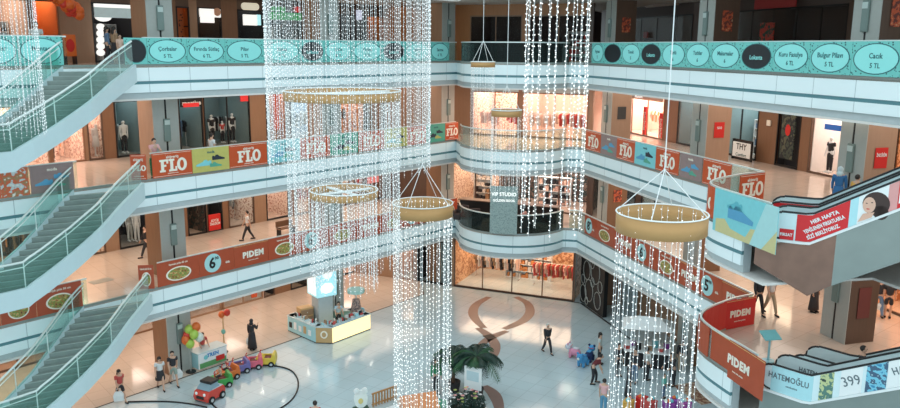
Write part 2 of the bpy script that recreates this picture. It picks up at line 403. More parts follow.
def banner(P0,P1,z0,z1,kind,label,txt='',sub='',group=None,name='balustrade_banner'):
    P0=Vector(P0[:2]); P1=Vector(P1[:2]); d=P1-P0; w=d.length; h=z1-z0
    o=thing(name,label,'banner',(P0.x,P0.y,z0),atan2(d.y,d.x),group)
    base={'flo':M_orange,'pidem':M_orange2,'food':M_orange2,'six':M_orange2,'lime':M_lime,'aqua':M_sky,'greyshoe':M_grey,'teal':M_teal,'tealp':M_teal,'redpidem':M_red,'plate':M_foodb,'ovald':M_teal,'green':M_green,'sea':M_sky}[kind]
    obj('sheet',MB().box(.008,w-.008,-.022,0,0,h),base,o)
    c=w/2
    if kind=='flo':
        obj('border',MB().box(.05,w-.05,-.026,-.022,.045,.06).box(.05,w-.05,-.026,-.022,h-.06,h-.045),M_cream,o)
        s=min(.56,w*.36)*h/1.1; x0=c-1.14*s; z0=h*.46-s/2
        obj('letter_f',MB().xz([(x0+x*s,z0+z*s) for x,z in FL_F],-.03,-.0225),M_cream,o); obj('letter_l',MB().xz([(x0+(.80+x)*s,z0+z*s) for x,z in FL_L],-.03,-.0225),M_cream,o)
        ro=[]
        for j in range(20): a=2*pi*j/20; ca,sa=cos(a),sin(a); X=x0+1.96*s; Z=z0+.5*s; ro.append([(X+.44*s*ca,-.03,Z+.53*s*sa),(X+.44*s*ca,-.0225,Z+.53*s*sa),(X+.18*s*ca,-.0225,Z+.34*s*sa),(X+.18*s*ca,-.03,Z+.34*s*sa)])
        obj('letter_o',MB().ring(ro,close=True,cap=False),M_cream,o)
        lettering('alışveriş',.17,M_cream,o,(c,-.03,h*.80),.004,width=w*.6)
        lettering('ayakkabıda moda',.075,M_cream,o,(c,-.03,h*.14),.001,width=w*.6)
    elif kind in('pidem','redpidem'):
        lettering('PIDEM',.42 if kind=='pidem' else .36,M_cream,o,(c+w*.05,-.03,h*.5),.022,width=w*.8)
        lettering('lezzet dolu pideler',.08,M_cream,o,(c+w*.05,-.03,h*.24),.001,width=w*.7)
        obj('border',MB().box(0,w,-.026,-.022,h-.05,h-.035),M_yel,o)
    elif kind=='sea':
        obj('sand',MB().xz([(w*.05,.0),(w,.0),(w,h*.55),(w*.86,h*.62),(w*.80,h*.40),(w*.62,h*.34),(w*.55,h*.12),(w*.3,h*.18),(w*.2,h*.36),(w*.05,h*.30)],-.026,-.022),M_yel2,o)
        obj('pale_stripe',MB().xz([(w*.62,0),(w*.80,0),(w,h*.5),(w,h),(w*.82,h)],-.029,-.026),mat('pale_aqua_print',(.42,.70,.70),.5),o)
        obj('shoe',sh_poly(MB(),w*.45,h*.55,w*.2,1,-.034,-.03),M_shoe2,o); obj('shoe',sh_poly(MB(),w*.35,h*.72,w*.12,-1,-.034,-.03),M_skyd,o)
    elif kind=='food':
        obj('plate',MB().disc(c,h*.40,w*.30,h*.30,-.028,-.022),M_cream,o); obj('flatbread',MB().disc(c,h*.40,w*.26,h*.25,-.034,-.028),M_food,o)
        lettering(txt or 'kıymalı pide 40 cm',.12,M_cream,o,(c,-.03,h*.84),.003,width=w*.72)
    elif kind=='six':
        obj('badge',MB().disc(w*.38,h*.5,min(.46,w*.3),.46,-.028,-.022),mat('pale_aqua_print',(.42,.70,.70),.5),o)
        lettering(txt,.72,M_black,o,(w*.36,-.034,h*.48),.02); lettering(sub,.2,M_black,o,(w*.36+.26,-.034,h*.68),.006)
        lettering('6lık',.16,M_cream,o,(w*.80,-.03,h*.4),.003)
    elif kind in('lime','aqua','greyshoe','green'):
        sm={'lime':M_shoe,'aqua':M_shoe2,'greyshoe':M_shoe2,'green':M_shoe}[kind]
        obj('shoe',sh_poly(MB(),w*.70,h*.55,w*.17,1),M_shoe if kind!='greyshoe' else sm,o)
        obj('shoe',sh_poly(MB(),w*.30,h*.36,w*.20,-1),sm if kind!='lime' else M_sky,o)
        obj('shoe',sh_poly(MB(),w*.62,h*.26,w*.16,1),M_green if kind!='green' else M_lime,o)
        lettering('moda',.17,M_ink if kind!='greyshoe' else M_cream,o,(c,-.03,h*.82),.004,width=w*.5)
    elif kind in('teal','ovald'):
        mt=M_oval if kind=='teal' else M_ovald
        obj('oval_rim',MB().disc(c,h*.5,w*.465,h*.45,-.026,-.022,32),M_ink,o)
        obj('oval',MB().disc(c,h*.5,w*.44,h*.42,-.030,-.026,32),mt,o)
        if txt: lettering(txt,.24,M_ink if kind=='teal' else M_oval,o,(c,-.034,h*(.58 if sub else .46)),.004,width=w*.66)
        if sub: lettering(sub,.22,M_ink,o,(c,-.034,h*.30),.004)
    return o
def bl(w,l,px,dz=.6,t=-.03): return w.p(w.a_at(px,LEV[l]+dz,t),t)
def ban(w,l,x0,x1,kind,label,txt='',sub='',group=None):
    F=LEV[l]; return banner(bl(w,l,x0),bl(w,l,x1),F+.09,F+1.2,kind,label,txt,sub,group)
tl='teal menu banner '
ban(LW,3,-30,18,'teal',tl+'at the far left end of the top gallery, half behind bead strings','Salatalar','5')
ban(LW,3,18,63,'teal',tl+'beside the left glass of the top staircase, reading Mantar','Mantar','6')
ban(LW,3,124,147,'ovald',tl+'with a dark oval at the head of the top staircase')
ban(LW,3,147,187,'teal',tl+'reading Çorbalar 5 on the top gallery','Çorbalar','5 TL')
ban(LW,3,187,225,'teal',tl+'reading Fırında Sütlaç 6 on the top gallery','Fırında Sütlaç','6 TL')
ban(LW,3,225,263,'teal',tl+'reading Pilav 5 just left of the large bead curtain','Pilav','5 TL')
ban(LW,3,263,300,'teal',tl+'reading Kebap behind the left edge of the bead curtain','Kebap','9 TL')
ban(LW,3,300,324,'ovald',tl+'with a dark oval behind the large bead curtain','Lokanta')
ban(LW,3,324,352,'teal',tl+'reading Köfte behind the middle of the bead curtain','Köfte','8 TL')
ban(LW,3,352,382,'teal',tl+'reading Dolma behind the bead curtain','Dolma','7 TL')
ban(LW,3,382,405,'ovald',tl+'with a dark oval behind the dense right part of the bead curtain','Lokanta')
ban(LW,3,405,430,'teal',tl+'reading Börek behind the right edge of the bead curtain','Börek','5 TL')
ban(LW,3,430,449,'teal',tl+'reading Sarma just right of the large bead curtain','Sarma','6 TL')
r3=[(592,604,'teal','Ayran','2','reading Ayran where the right gallery starts, beside the sparse bead curtain'),(604,622,'ovald','','','with a plain dark oval, first dark one from the round balcony'),(622,641,'teal','Tavuk','5','reading Tavuk between two dark ovals'),
 (641,662,'ovald','Lokanta','','with a dark oval reading Lokanta, left of the long hanging cable'),(662,686,'teal','Türlü','6','reading Türlü where the long hanging cable crosses'),(686,711,'teal','Tatlılar','6','reading Tatlılar on the right side of the top gallery'),
 (711,741,'teal','Makarnalar','6','reading Makarnalar on the right side of the top gallery'),(741,773,'ovald','Lokanta','','with a dark oval reading Lokanta between Makarnalar and Kuru Fasulye'),(773,810,'teal','Kuru Fasulye','6 TL','reading Kuru Fasulye 6'),
 (810,852,'teal','Bulgur Pilavı','5 TL','reading Bulgur Pilavı 5'),(852,902,'teal','Cacık','5 TL','reading Cacık 5 at the right end of the top gallery'),(902,955,'teal','Yoğurt','4 TL','reading Yoğurt past Cacık')]
for x0,x1,k,t,s,lb in r3: ban(RW,3,x0,x1,k,tl+lb,t,s)
# middle gallery
ban(LW,2,-30,0,'flo','orange shoe banner at the far left end of the middle gallery')
ban(LW,2,0,29,'plate','orange and white picture banner left of the middle staircase')
ban(LW,2,30,74,'greyshoe','grey and teal shoe banner beside the middle staircase')
P0=W(133,163.5,11.2); P1=W(147,158.5,11.2)
banner((-14.0,34.15),(-13.33,34.25),10.09,11.2,'flo','small angled orange FLO banner at the head of the middle staircase')
ban(LW,2,152,192,'flo','orange FLO banner next to the middle staircase, left of the yellow shoe banner')
ban(LW,2,192,229,'lime','yellow shoe banner between two orange FLO banners')
ban(LW,2,229,267,'flo','orange FLO banner right of the yellow shoe banner, by the bead curtain')
for x0,x1,k,lb in ((267,300,'aqua','aqua shoe banner behind the left edge of the bead curtain'),(300,330,'flo','orange FLO banner behind the bead curtain above the small white-rimmed ring'),(330,358,'green','green shoe banner behind the bead curtain'),
  (358,384,'flo','orange FLO banner behind the right half of the bead curtain'),(384,407,'lime','yellow shoe banner behind the right half of the bead curtain'),(407,426,'flo','orange FLO banner at the right edge of the bead curtain'),(426,445,'green','green shoe banner right of the bead curtain'),(445,458,'flo','narrow orange FLO banner touching the round balcony on the left')):
    ban(LW,2,x0,x1,k,lb)
for x0,x1,k,lb in ((586,601,'flo','orange FLO banner touching the round balcony on the right'),(601,617,'greyshoe','grey shoe banner, first from the round balcony on the right side'),(617,635,'flo','orange FLO banner left of the aqua shoe banner on the right side'),
  (635,656,'aqua','aqua shoe banner on the right side of the middle gallery'),(656,679,'flo','orange FLO banner crossed by the cable of the large gold ring'),(680,702,'greyshoe','grey shoe banner nearest the escalator platform of the middle gallery'),(703,731,'flo','orange FLO banner beside the escalator platform of the middle gallery')):
    ban(RW,2,x0,x1,k,lb)
banner(W(739,174,11.24)+Vector((0,-.12,0)),W(764,171,11.24)+Vector((0,-.12,0)),10.1,11.2,'flo','orange FLO banner inside the far curve of the middle escalator platform')
def bend_banner(l,i0,i1,mt,label,o0=-.045,o1=-.025):
    F=LEV[l]; pts=plat[i0:i1+1]; o=thing('balustrade_banner',label,'banner',(pts[0][0],pts[0][1],F+.09))
    q=[(x-pts[0][0],y-pts[0][1]) for x,y in pts]
    obj('sheet',MB().sweep(q,[(o0,0),(o0,1.1),(o1,1.1),(o1,0)]),mt,o); return o
o=bend_banner(2,12,18,M_orange,'curved orange banner with a white letter on the nose of the middle escalator platform')
q=RW.p((Vector((9.25,27.05))-RW.O).dot(RW.e),0,0); lo=lettering('O',.62,M_cream,o,(9.19-plat[12][0],27.2-plat[12][1],.47),.03,sx=1.2); lo.rotation_euler=(0,0,atan2(-1,.1))
N=len(plat)
def on_plat(l,x0,x1,kind,label,txt='',z0=.0,z1=1.2):
    F=LEV[l]; return banner(W(x0[0],x0[1],F+1.2),W(x1[0],x1[1],F+1.2),F+z0,F+z1,kind,label,txt)
M_sea=blotch_mat('sea_and_sand_print',[(.25,.62,.66),(.20,.58,.62),(.34,.70,.72),(.24,.60,.65),(.60,.55,.30)],1.1)
b=banner((9.22,26.95),(10.03,23.5),9.72,11.2,'sea','aqua and sand coloured shoe banner on the near side of the middle escalator platform')
# lowest gallery
ban(LW,1,-30,0,'six','orange banner with a round price badge at the far left end of the lowest gallery','9','90')
ban(LW,1,0,36,'food','orange flatbread banner left of the lowest staircase, partly behind the stringer above','kuşbaşılı pide 45 cm')
ban(LW,1,36,82,'food','orange flatbread banner beside the left glass of the lowest staircase','karışık pide 50 cm')
banner((-14.0,34.15),(-13.33,34.25),5.09,6.2,'food','small angled orange banner at the head of the lowest staircase')
ban(LW,1,157,199,'food','orange flatbread banner right of the lowest staircase head','kıymalı pide 40 cm')
ban(LW,1,199,234,'six','orange banner with a round 6 price badge','6','90')
ban(LW,1,234,268,'pidem','orange banner reading PIDEM left of the bead curtain')
ban(LW,1,268,300,'food','orange flatbread banner at the left edge of the bead curtain')
for x0,x1,k,lb,t in ((300,328,'six','orange banner with a round price badge behind the bead curtain','6'),(328,356,'food','orange flatbread banner behind the middle of the bead curtain',''),(356,382,'pidem','orange banner reading PIDEM behind the bead curtain',''),(382,404,'food','orange flatbread banner left of the middle gold ring',''),(404,424,'six','orange banner with a round price badge below the middle gold ring','5'),(424,442,'pidem','narrow orange PIDEM banner right of the middle gold ring',''),(442,457,'food','orange flatbread banner touching the lowest round balcony','')):
    ban(LW,1,x0,x1,k,lb,t,'90')
for x0,x1,k,lb,t in ((585,596,'six','orange banner with a round badge just right of the lowest round balcony','8'),(596,614,'food','orange flatbread banner left of the large gold ring',''),(614,634,'pidem','orange PIDEM banner behind the left strands of the large gold ring',''),(634,656,'six','orange banner with a round 6 badge behind the large gold ring','6'),(656,678,'food','orange flatbread banner behind the large gold ring',''),(678,699,'pidem','orange PIDEM banner behind the right strands of the large gold ring',''),(699,722,'six','orange banner with a round 5 badge right of the large gold ring','5'),(722,748,'pidem','orange PIDEM banner beside the far end of the lowest escalator platform','')):
    ban(RW,1,x0,x1,k,lb,t,'90')
o=bend_banner(1,4,13,M_red,'curved red banner inside the far bend of the lowest escalator platform',.09,.11)
banner(W(718,299,6.22)+Vector((.05,-.34,0)),W(753,293,6.22)+Vector((0,-.34,0)),5.02,6.2,'redpidem','red banner reading PIDEM inside the lowest escalator platform')
bend_banner(1,10,19,M_orange2,'curved orange banner on the nose of the lowest escalator platform')
banner((9.36,26.6),(10.06,23.55),4.85,6.2,'pidem','large orange banner reading PIDEM on the near side of the lowest escalator platform')
# ------------------------------------------------------------------ staircases on the left
RC=[(10.05,(-13.28,33.55)),(9.34,(-13.63,31.79)),(8.69,(-13.91,30.46)),(8.04,(-14.44,29.21)),(7.43,(-15.07,28.09)),(7.13,(-15.46,27.6))]
LC=[(10.05,(-15.40,31.95)),(9.52,(-15.72,31.08)),(8.87,(-15.9,29.75)),(8.35,(-16.07,28.67)),(7.97,(-16.34,27.92)),(7.13,(-17.0,26.35))]
def at(c,z):
    for (z0,p0),(z1,p1) in zip(c,c[1:]):
        if z<=z0+1e-6 and z>=z1-1e-6:
            t=(z0-z)/(z0-z1); return Vector(p0)+(Vector(p1)-Vector(p0))*t
    return Vector(c[-1][1]) if z<c[-1][0] else Vector(c[0][1])
NST=17; DZ=2.9/NST
def ribbon_wall(mb,pts,z0,z1,th):                               # wall along 3-D points, th to the left of travel
    secs=[]
    for i,p in enumerate(pts):
        a=pts[max(i-1,0)]; b=pts[min(i+1,len(pts)-1)]; d=Vector((b.x-a.x,b.y-a.y)).normalized(); n=Vector((-d.y,d.x))*th
        secs.append([(p.x,p.y,p.z+z0),(p.x,p.y,p.z+z1),(p.x+n.x,p.y+n.y,p.z+z1),(p.x+n.x,p.y+n.y,p.z+z0)])
    return mb.ring(secs)
def stairs(F,label):
    off=F-10; B=Vector((-14.3,32.9,F)); o=thing('staircase',label,'staircase',B)
    def pt(c,z): p=at(c,z); return Vector((p.x,p.y,z+off))-B
    zs=[10.0-i*DZ for i in range(NST+1)]
    for i in range(NST):
        a,b=pt(LC,zs[i]),pt(RC,zs[i]); c,d=pt(RC,zs[i+1]),pt(LC,zs[i+1]); zt=zs[i]-DZ+off-B.z
        st=obj('step',MB().prism([(d.x,d.y),(c.x,c.y),(b.x,b.y),(a.x,a.y)],zt-.22,zt),M_stepm,o)
        q=[(d.x,d.y),(c.x,c.y),(c.x+(b.x-c.x)*.16,c.y+(b.y-c.y)*.16),(d.x+(a.x-d.x)*.16,d.y+(a.y-d.y)*.16)]
        obj('nosing',MB().prism(q,zt,zt+.012),M_nose,st)
    ext=Vector((-.60,-.80,0))*2.6
    zl=zs[-1]+off-B.z; a,b=pt(LC,zs[-1]),pt(RC,zs[-1])
    obj('landing',MB().prism([(b.x,b.y),(a.x,a.y),(a.x+ext.x*1.2,a.y+ext.y*1.2),(b.x+ext.x,b.y+ext.y)],zl-.3,zl),M_stepm,o)
    zz=[10.0-2.9*i/24 for i in range(25)]
    R=[pt(RC,z) for z in zz]; L=[pt(LC,z) for z in zz]
    R+=[R[-1]+ext*.4,R[-1]+ext]; L+=[L[-1]+ext*.4,L[-1]+ext*1.2]
    # the right stringer flares into the gallery edge
    ro=[p.copy() for p in R]
    for i,p in enumerate(R): ro[i]=p
    obj('stringer',ribbon_wall(MB(),R,-.62,.10,.16),M_string,o); obj('stringer',ribbon_wall(MB(),L,-.55,.10,-.12),M_string,o)
    obj('glass_panel',ribbon_wall(MB(),R,.10,.98,.02),M_stairglass,o); obj('glass_panel',ribbon_wall(MB(),L,.10,.98,-.02),M_stairglass,o)
    up=lambda P,h:[p+Vector((0,0,h)) for p in P]
    for P in (R,L):
        obj('handrail',MB().tube(up(P,1.05),.042,8),M_rail,o); obj('lower_rail',MB().tube(up(P,.86),.022,6),M_rail,o)
        for i in range(3,27,7):
            p=P[i]; obj('post',MB().cyl(p.x,p.y,p.z+.05,p.z+1.03,.022,8),M_rail,o)
    return o
stairs(15,'curved staircase going down from the top gallery, uppermost of the three flights')
stairs(10,'curved staircase going down from the middle gallery, middle of the three flights')
stairs(5,'curved staircase going down from the lowest gallery, lowest of the three flights')
# ------------------------------------------------------------------ escalators on the right
M_ad_w=mat('white_advert_print',(.70,.84,.86),.35,var=.03); M_rub=mat('black_rubber_handrail',(.012,.013,.014),.35,var=0); M_comb=mat('ribbed_dark_step',(.05,.055,.055),.5)
M_face=mat('skin_print',(.75,.45,.33),.5); M_hairp=mat('dark_hair_print',(.05,.025,.02),.5); M_pinkp=mat('pink_print',(.75,.35,.33),.5)
M_skyp=mat('pale_aqua_advert',(.45,.75,.80),.5); M_inkb=mat('grey_ink',(.12,.16,.18),.5,var=0)
def escalator(loc,ang,rise,slope,label,adverts,side,xn=-.95):
    o=thing('escalator',label,'escalator',loc,ang); X1=rise/slope
    def pf(x): return min(max(0,x-.25)*slope, rise)
    def strip(mb,x0,x1,y0,y1,h0,h1,n=14):
        secs=[]
        for i in range(n+1):
            x=x0+(x1-x0)*i/n; z=pf(x); secs.append([(x,y0,z+h0),(x,y1,z+h0),(x,y1,z+h1),(x,y0,z+h1)])
        return mb.ring(secs)
    W_=1.15
    obj('truss',strip(MB(),-.3,X1+.6,.05,W_-.05,-1.15,-.12,40),M_steel,o)
    obj('side_cladding',MB().xz([(-1.3,-.85),(.35,-1.66),(1.0,pf(1.0)-1.66),(1.0,pf(1.0)-.03),(.25,-.03),(-1.3,-.03)],-.02,.05),side,o)
    obj('side_cladding',strip(MB(),1.0,X1+.6,-.02,.05,-1.66,-.03,30),M_steel,o)
    obj('skirt',strip(MB(),-1.3,X1+.6,-.06,.04,-.03,.05,40),M_white2,o); obj('skirt',strip(MB(),-1.3,X1+.6,W_-.04,W_+.02,-.03,.05,40),M_white2,o)
    obj('tread_band',strip(MB(),-1.0,X1,.1,W_-.1,-.11,.02,44),M_comb,o)
    for k,y in enumerate((0,W_)):
        # balustrade panel with a rounded newel, and its rubber handrail round the rim
        up=[(xn-.42*sin(a),.50-.42*cos(a)) for a in [pi*j/10 for j in range(11)]]
        n=40; xs=[xn+(X1-xn)*i/n for i in range(n+1)]
        pts=[(x,pf(x)+.92) for x in xs]+[(x,pf(x)+.05) for x in xs[::-1]]+up[1:-1]
        b=MB(); secs=[]
        pan=MB()
        for i in range(n):
            x0,x1=xs[i],xs[i+1]; pan.xz([(x0,pf(x0)+.05),(x1,pf(x1)+.05),(x1,pf(x1)+.92),(x0,pf(x0)+.92)],y-.012,y+.012)
        pan.xz([(xn,.08)]+[(p[0],p[1]) for p in up[1:-1]]+[(xn,.92)],y-.012,y+.012)
        p=obj('balustrade_panel',pan,M_ad_w,o)
        rim=[Vector((q[0],y,q[1])) for q in up]+[Vector((x,y,pf(x)+.94)) for x in xs]
        obj('handrail',MB().tube(rim,.035,8),M_rub,p)
    for name,x0,x1,h0,h1,m,txts in adverts:
        a=obj(name,strip(MB(),x0,x1,-.022,-.014,h0,h1,10),m,o)
        for (t,sz,mm,x,h,bo,wd) in txts:
            me=lettering(t,sz,mm,a,(x,-.028,pf(x)+h),bo,width=wd,tilt=math.atan(slope) if x>.35 else 0)
    return o
M_adr=mat('bright_red_advert',(.68,.015,.02),.4,var=.05)
e2=escalator(W(800,243,10),radians(-30),5,.58,'near escalator rising from the middle gallery, with a red advert and a portrait',
 [('advert',-.62,-.2,.06,.40,M_adr,[('FIRSAT',.13,M_paper,-.42,.22,.004,.36)]),
  ('advert',-.15,1.28,.06,.90,M_adr,[('HER HAFTA',.16,M_paper,.62,.68,.006,.85),('YENİLENEN FIRSATLARLA',.16,M_paper,.62,.45,.006,1.25),('SİZİ BEKLİYORUZ.',.16,M_paper,.62,.22,.006,1.0)]),
  ('advert',1.28,1.5,.06,.90,M_skyp,[]),('advert',1.5,2.25,.06,.90,M_paper,[]),('advert',2.25,2.5,.06,.90,M_pinkp,[]),('advert',2.5,2.8,.06,.90,M_adr,[]),('advert',2.8,3.1,.06,.90,M_skyp,[]),('advert',3.1,3.35,.06,.90,M_paper,[]),
  ('advert',3.35,3.65,.06,.90,M_red,[]),('advert',3.65,4.4,.06,.90,M_cream,[])],M_copper,-.6)
def pz(x,s): return max(0,x-.25)*s
x=1.86; z=pz(x,.58)+.47
hb=MB(); hb.disc(x+.1,z+.05,.36,.36,-.03,-.023,20); hb.disc(x+.25,z-.2,.20,.22,-.03,-.023,14)
pic=obj('portrait',hb,M_hairp,e2); obj('face',MB().disc(x-.08,z+.0,.17,.24,-.036,-.03,18),M_face,pic); obj('shoulder',MB().xz([(x-.34,z-.55),(x+.02,z-.36),(x+.08,z-.2),(x-.22,z-.28)],-.04,-.036),M_face,pic)
fm=MB(); fm.disc(x-.15,z+.05,.028,.014,-.039,-.036,8); fm.disc(x-.01,z+.08,.028,.014,-.039,-.036,8); obj('eyes',fm,M_black,pic); obj('lips',MB().disc(x-.10,z-.12,.05,.018,-.039,-.036,8),M_red,pic)
for i,(xx,hh,m) in enumerate(((2.62,.5,M_paper),(2.95,.45,M_shoe2),(3.2,.5,M_pinkp),(3.48,.5,M_cream),(3.85,.5,M_red))):
    q=pz(xx,.58); obj('product_picture',MB().xz([(xx-.09,q+.15),(xx+.09,q+.22),(xx+.09,q+.75),(xx+.03,q+.85),(xx-.05,q+.8),(xx-.09,q+.68)],-.03,-.022),m,e2)
d=Vector((cos(radians(-30)),sin(radians(-30)),0)); nn=Vector((-d.y,d.x,0))
e2b=escalator(W(800,243,10)+nn*1.75,radians(-30),5,.58,'far escalator rising from the middle gallery, behind the one with the red advert',[('advert',-1.1,.3,.1,.9,M_adr,[])],M_steel,-.9)
HT=[('HATEMOĞLU',.24,M_inkb,-.1,.56,.004,1.3),('exclusive',.10,M_inkb,-.1,.32,.001,.5)]
e1=escalator(W(800,401,5),radians(-48),5,.55,'near escalator rising from the lowest gallery, its white side panel printed with the price 399',
 [('advert',-.98,.35,.06,.90,M_skyp,[('HATEMOĞLU',.27,M_inkb,-.42,.58,.004,1.3),('exclusive',.10,M_inkb,-.3,.34,.001,.5)]),
  ('advert',.55,.95,.06,.90,blotch_mat('clothing_photo_print',[(.03,.06,.05),(.55,.60,.30),(.10,.22,.18),(.70,.75,.60)],5),[]),
  ('advert',1.15,1.75,.06,.90,M_paper,[('399',.42,M_inkb,1.45,.5,.0,.55)]),
  ('advert',1.85,2.4,.06,.90,blotch_mat('blue_garment_print',[(.04,.25,.45),(.20,.55,.70),(.06,.12,.20),(.55,.78,.82)],6),[]),
  ('advert',2.42,4.2,.06,.90,M_paper,[('HATEMOĞLU',.3,M_inkb,3.2,.55,.004,1.5)])],M_steel,-.98)
d=Vector((cos(radians(-48)),sin(radians(-48)),0)); nn=Vector((-d.y,d.x,0))
e1b=escalator(W(800,401,5)+nn*1.55+d*.3,radians(-48),5,.55,'far escalator rising from the lowest gallery, second from the price 399',[('advert',-1.0,1.0,.1,.9,M_ad_w,HT)],M_steel,-.95)
lettering('HATEMOĞLU',.24,M_inkb,[c for c in e1.children if c.name.startswith('balustrade_panel')][1],(-.05,1.125,.56),.004,width=1.1)
# ------------------------------------------------------------------ walls and shops
def lamp_panel(x0,x1,y0,y1,z): return MB().box(x0,x1,y0,y1,z-.03,z)
LAMP={}
def lampmat(col,s):
    k='shop_lamp_%02x%02x%02x_%d'%(int(col[0]*255),int(col[1]*255),int(col[2]*255),int(s*10)); return mat(k,(.9,.9,.9),.5,em=s,emcol=col,var=0)
WARM=(1,.72,.50); PINK=(1,.76,.66); ORA=(1,.52,.27); COOL=(.80,.95,1); NEUT=(1,.93,.86)
GAR=[mat('garment_%d'%i,c,.8,var=.15) for i,c in enumerate([(.75,.70,.66),(.55,.08,.07),(.03,.03,.035),(.62,.40,.34),(.12,.20,.32),(.80,.55,.45),(.35,.22,.13),(.60,.62,.60),(.25,.30,.22),(.70,.28,.10)])]
for g,nm in zip(GAR,('cream_cloth','red_cloth','black_cloth','rose_cloth','navy_cloth','peach_cloth','brown_cloth','grey_cloth','olive_cloth','orange_cloth')): g.name=nm
M_chrome=mat('chrome_rail',(.7,.7,.7),.25,.9,var=0)
def garment_mesh(rnd):
    w=.24+rnd.random()*.06; h=.65+rnd.random()*.35
    P=[(-.05,0),(.05,0),(w,-.09),(w+.04,-.34),(w-.06,-.36),(w-.09,-.2),(w-.07,-h),(-w+.07,-h),(-w+.09,-.2),(-w+.06,-.36),(-w-.04,-.34),(-w,-.09)]
    return MB().xz(P,-.03,.03)
rnd=random.Random(3); GM=[mesh_of('garment',garment_mesh(rnd)) for _ in range(4)]
for me in GM: me.materials.append(GAR[0])
def rack(w,a,t,F,label,cols,n=7,wid=1.4,h=1.6,face=False,group=None):
    o=thing('clothes_rack',label,'clothes rack',w.p(a,t,F),w.rot,group)
    mb=MB()
    mb.tube([(-wid/2,0,.03),(-wid/2,0,h),(wid/2,0,h),(wid/2,0,.03)],.018,6).tube([(-wid/2,-.25,.02),(-wid/2,.25,.02)],.018,6).tube([(wid/2,-.25,.02),(wid/2,.25,.02)],.018,6)
    obj('frame',mb,M_chrome,o)
    for i in range(n):
        g=obj('garment',GM[(i*7+len(label))%4],GAR[cols[i%len(cols)]],o,loc=(-wid/2+wid*(i+.5)/n,0,h-.03)); g.rotation_euler=(0,0,(0 if face else 1.25)+.15*((i*37)%5-2))
    return o
def shelf(w,a,t,F,label,cols,wid=1.6,h=2.0,rows=4,wood=None,group=None):
    o=thing('display_shelf',label,'shelf',w.p(a,t,F),w.rot,group)
    mb=MB().box(-wid/2,-wid/2+.04,0,.4,0,h).box(wid/2-.04,wid/2,0,.4,0,h).box(-wid/2,wid/2,.37,.4,0,h)
    for r in range(rows+1): mb.box(-wid/2,wid/2,0,.4,h*r/rows*.98,h*r/rows*.98+.03)
    obj('carcass',mb,wood or M_white2,o)
    R=random.Random(hash(label)%1000 if False else len(label))
    for r in range(rows):
        x=-wid/2+.1; z=h*r/rows*.98+.03
        mbs={}
        while x<wid/2-.25:
            ww=.12+R.random()*.22; hh=h/rows*(.35+.45*R.random()); c=cols[R.randrange(len(cols))]
            mbs.setdefault(c,MB()).bbox(x,x+ww,.05,.32,z,z+hh,.015); x+=ww+.05
        for c,m in mbs.items(): obj('goods_row',m,GAR[c],o)
    return o
SHOPS=[]
def short(t,n=16):
    w=t.split()[:n]
    while w[-1].strip(',') in ('the','of','on','a','in','at','with','by','under','behind','left','right','and','its','small','white','lowest','middle','top','dark','round','red','bright','wide','large'): w.pop()
    return ' '.join(w).strip(',')
def shop(w,F,px0,px1,tw,label,back,lampcol,power,deep=3.2,H=3.0,sign=None,glass=True,frame=M_black,racks=(),shelves=(),side=None,lampwide=.92):
    a0=w.a_at(px0,F+1.6,tw); a1=w.a_at(px1,F+1.6,tw); wd=a1-a0; c=(a0+a1)/2
    o=thing('shopfront',label,'shop',w.p(c,tw,F),w.rot); x0,x1=-wd/2,wd/2
    SHOPS.append((w,F,a0,a1,tw,H))
    obj('back_panel',MB().box(x0,x1,deep-.06,deep,0.005,H+.25),back,o)
    obj('side_panel',MB().box(x0,x0+.05,.15,deep-.06,0.005,H+.25),side or back,o); obj('side_panel',MB().box(x1-.05,x1,.15,deep-.06,0.005,H+.25),side or back,o)
    obj('ceiling_panel',MB().box(x0,x1,.15,deep,H+.25,H+.33),M_ceil,o)
    n=max(1,int(wd/1.6))
    for i in range(n):
        xc=x0+wd*(i+.5)/n; lw=min(1.5,wd/n*lampwide)
        obj('ceiling_lamp',MB().box(xc-lw/2,xc+lw/2,deep*.15,deep*.85,H+.20,H+.248),lampmat(lampcol,power*.85),o)
    mb=MB().box(x0,x0+.07,-.03,.06,0,H).box(x1-.07,x1,-.03,.06,0,H).box(x0,x1,-.03,.06,H-.08,H)
    k=max(1,round(wd/1.9))
    for i in range(1,k): mb.box(x0+wd*i/k-.03,x0+wd*i/k+.03,-.02,.05,0,H-.08)
    mb.box(x0,x1,-.03,.06,0.0,.10)
    obj('frame',mb,frame,o)
    if glass: obj('shop_glass',MB().box(x0+.07,x1-.07,.0,.012,.10,H-.08),M_shopglass,o)
    if sign:
        t,bm,tm,em=sign
        s=obj('sign_board',MB().bbox(x0+.1,x1-.1,-.14,-.035,H-.52,H-.06,.02),bm,o)
        if t: lettering(t,.34,tm,s,(0,-.15,H-.31),.01,width=wd*.8)
    for i,(dx,tt,cols) in enumerate(racks): rack(w,c+dx*wd,tw+tt,F,short('clothes rack %s in the %s'%(('on the left','on the right','in the middle','at the back')[i%4],label)),cols,n=max(3,int(wd*.38/.16)),wid=max(.4,wd*.38))
    for i,(dx,tt,cols) in enumerate(shelves): shelf(w,c+dx*wd,tw+tt,F,short('display shelf %s in the %s'%(('on the left','on the right','in the middle','at the back')[i%4],label)),cols,wid=max(.6,wd*.40))
    return o,wd
B_beige=mat('beige_shop_wall',(.62,.48,.38),.7); B_pink=mat('pink_beige_shop_wall',(.72,.55,.47),.7); B_dark=mat('dark_shop_wall',(.035,.035,.04),.7); B_white=mat('white_shop_wall',(.72,.70,.67),.7)
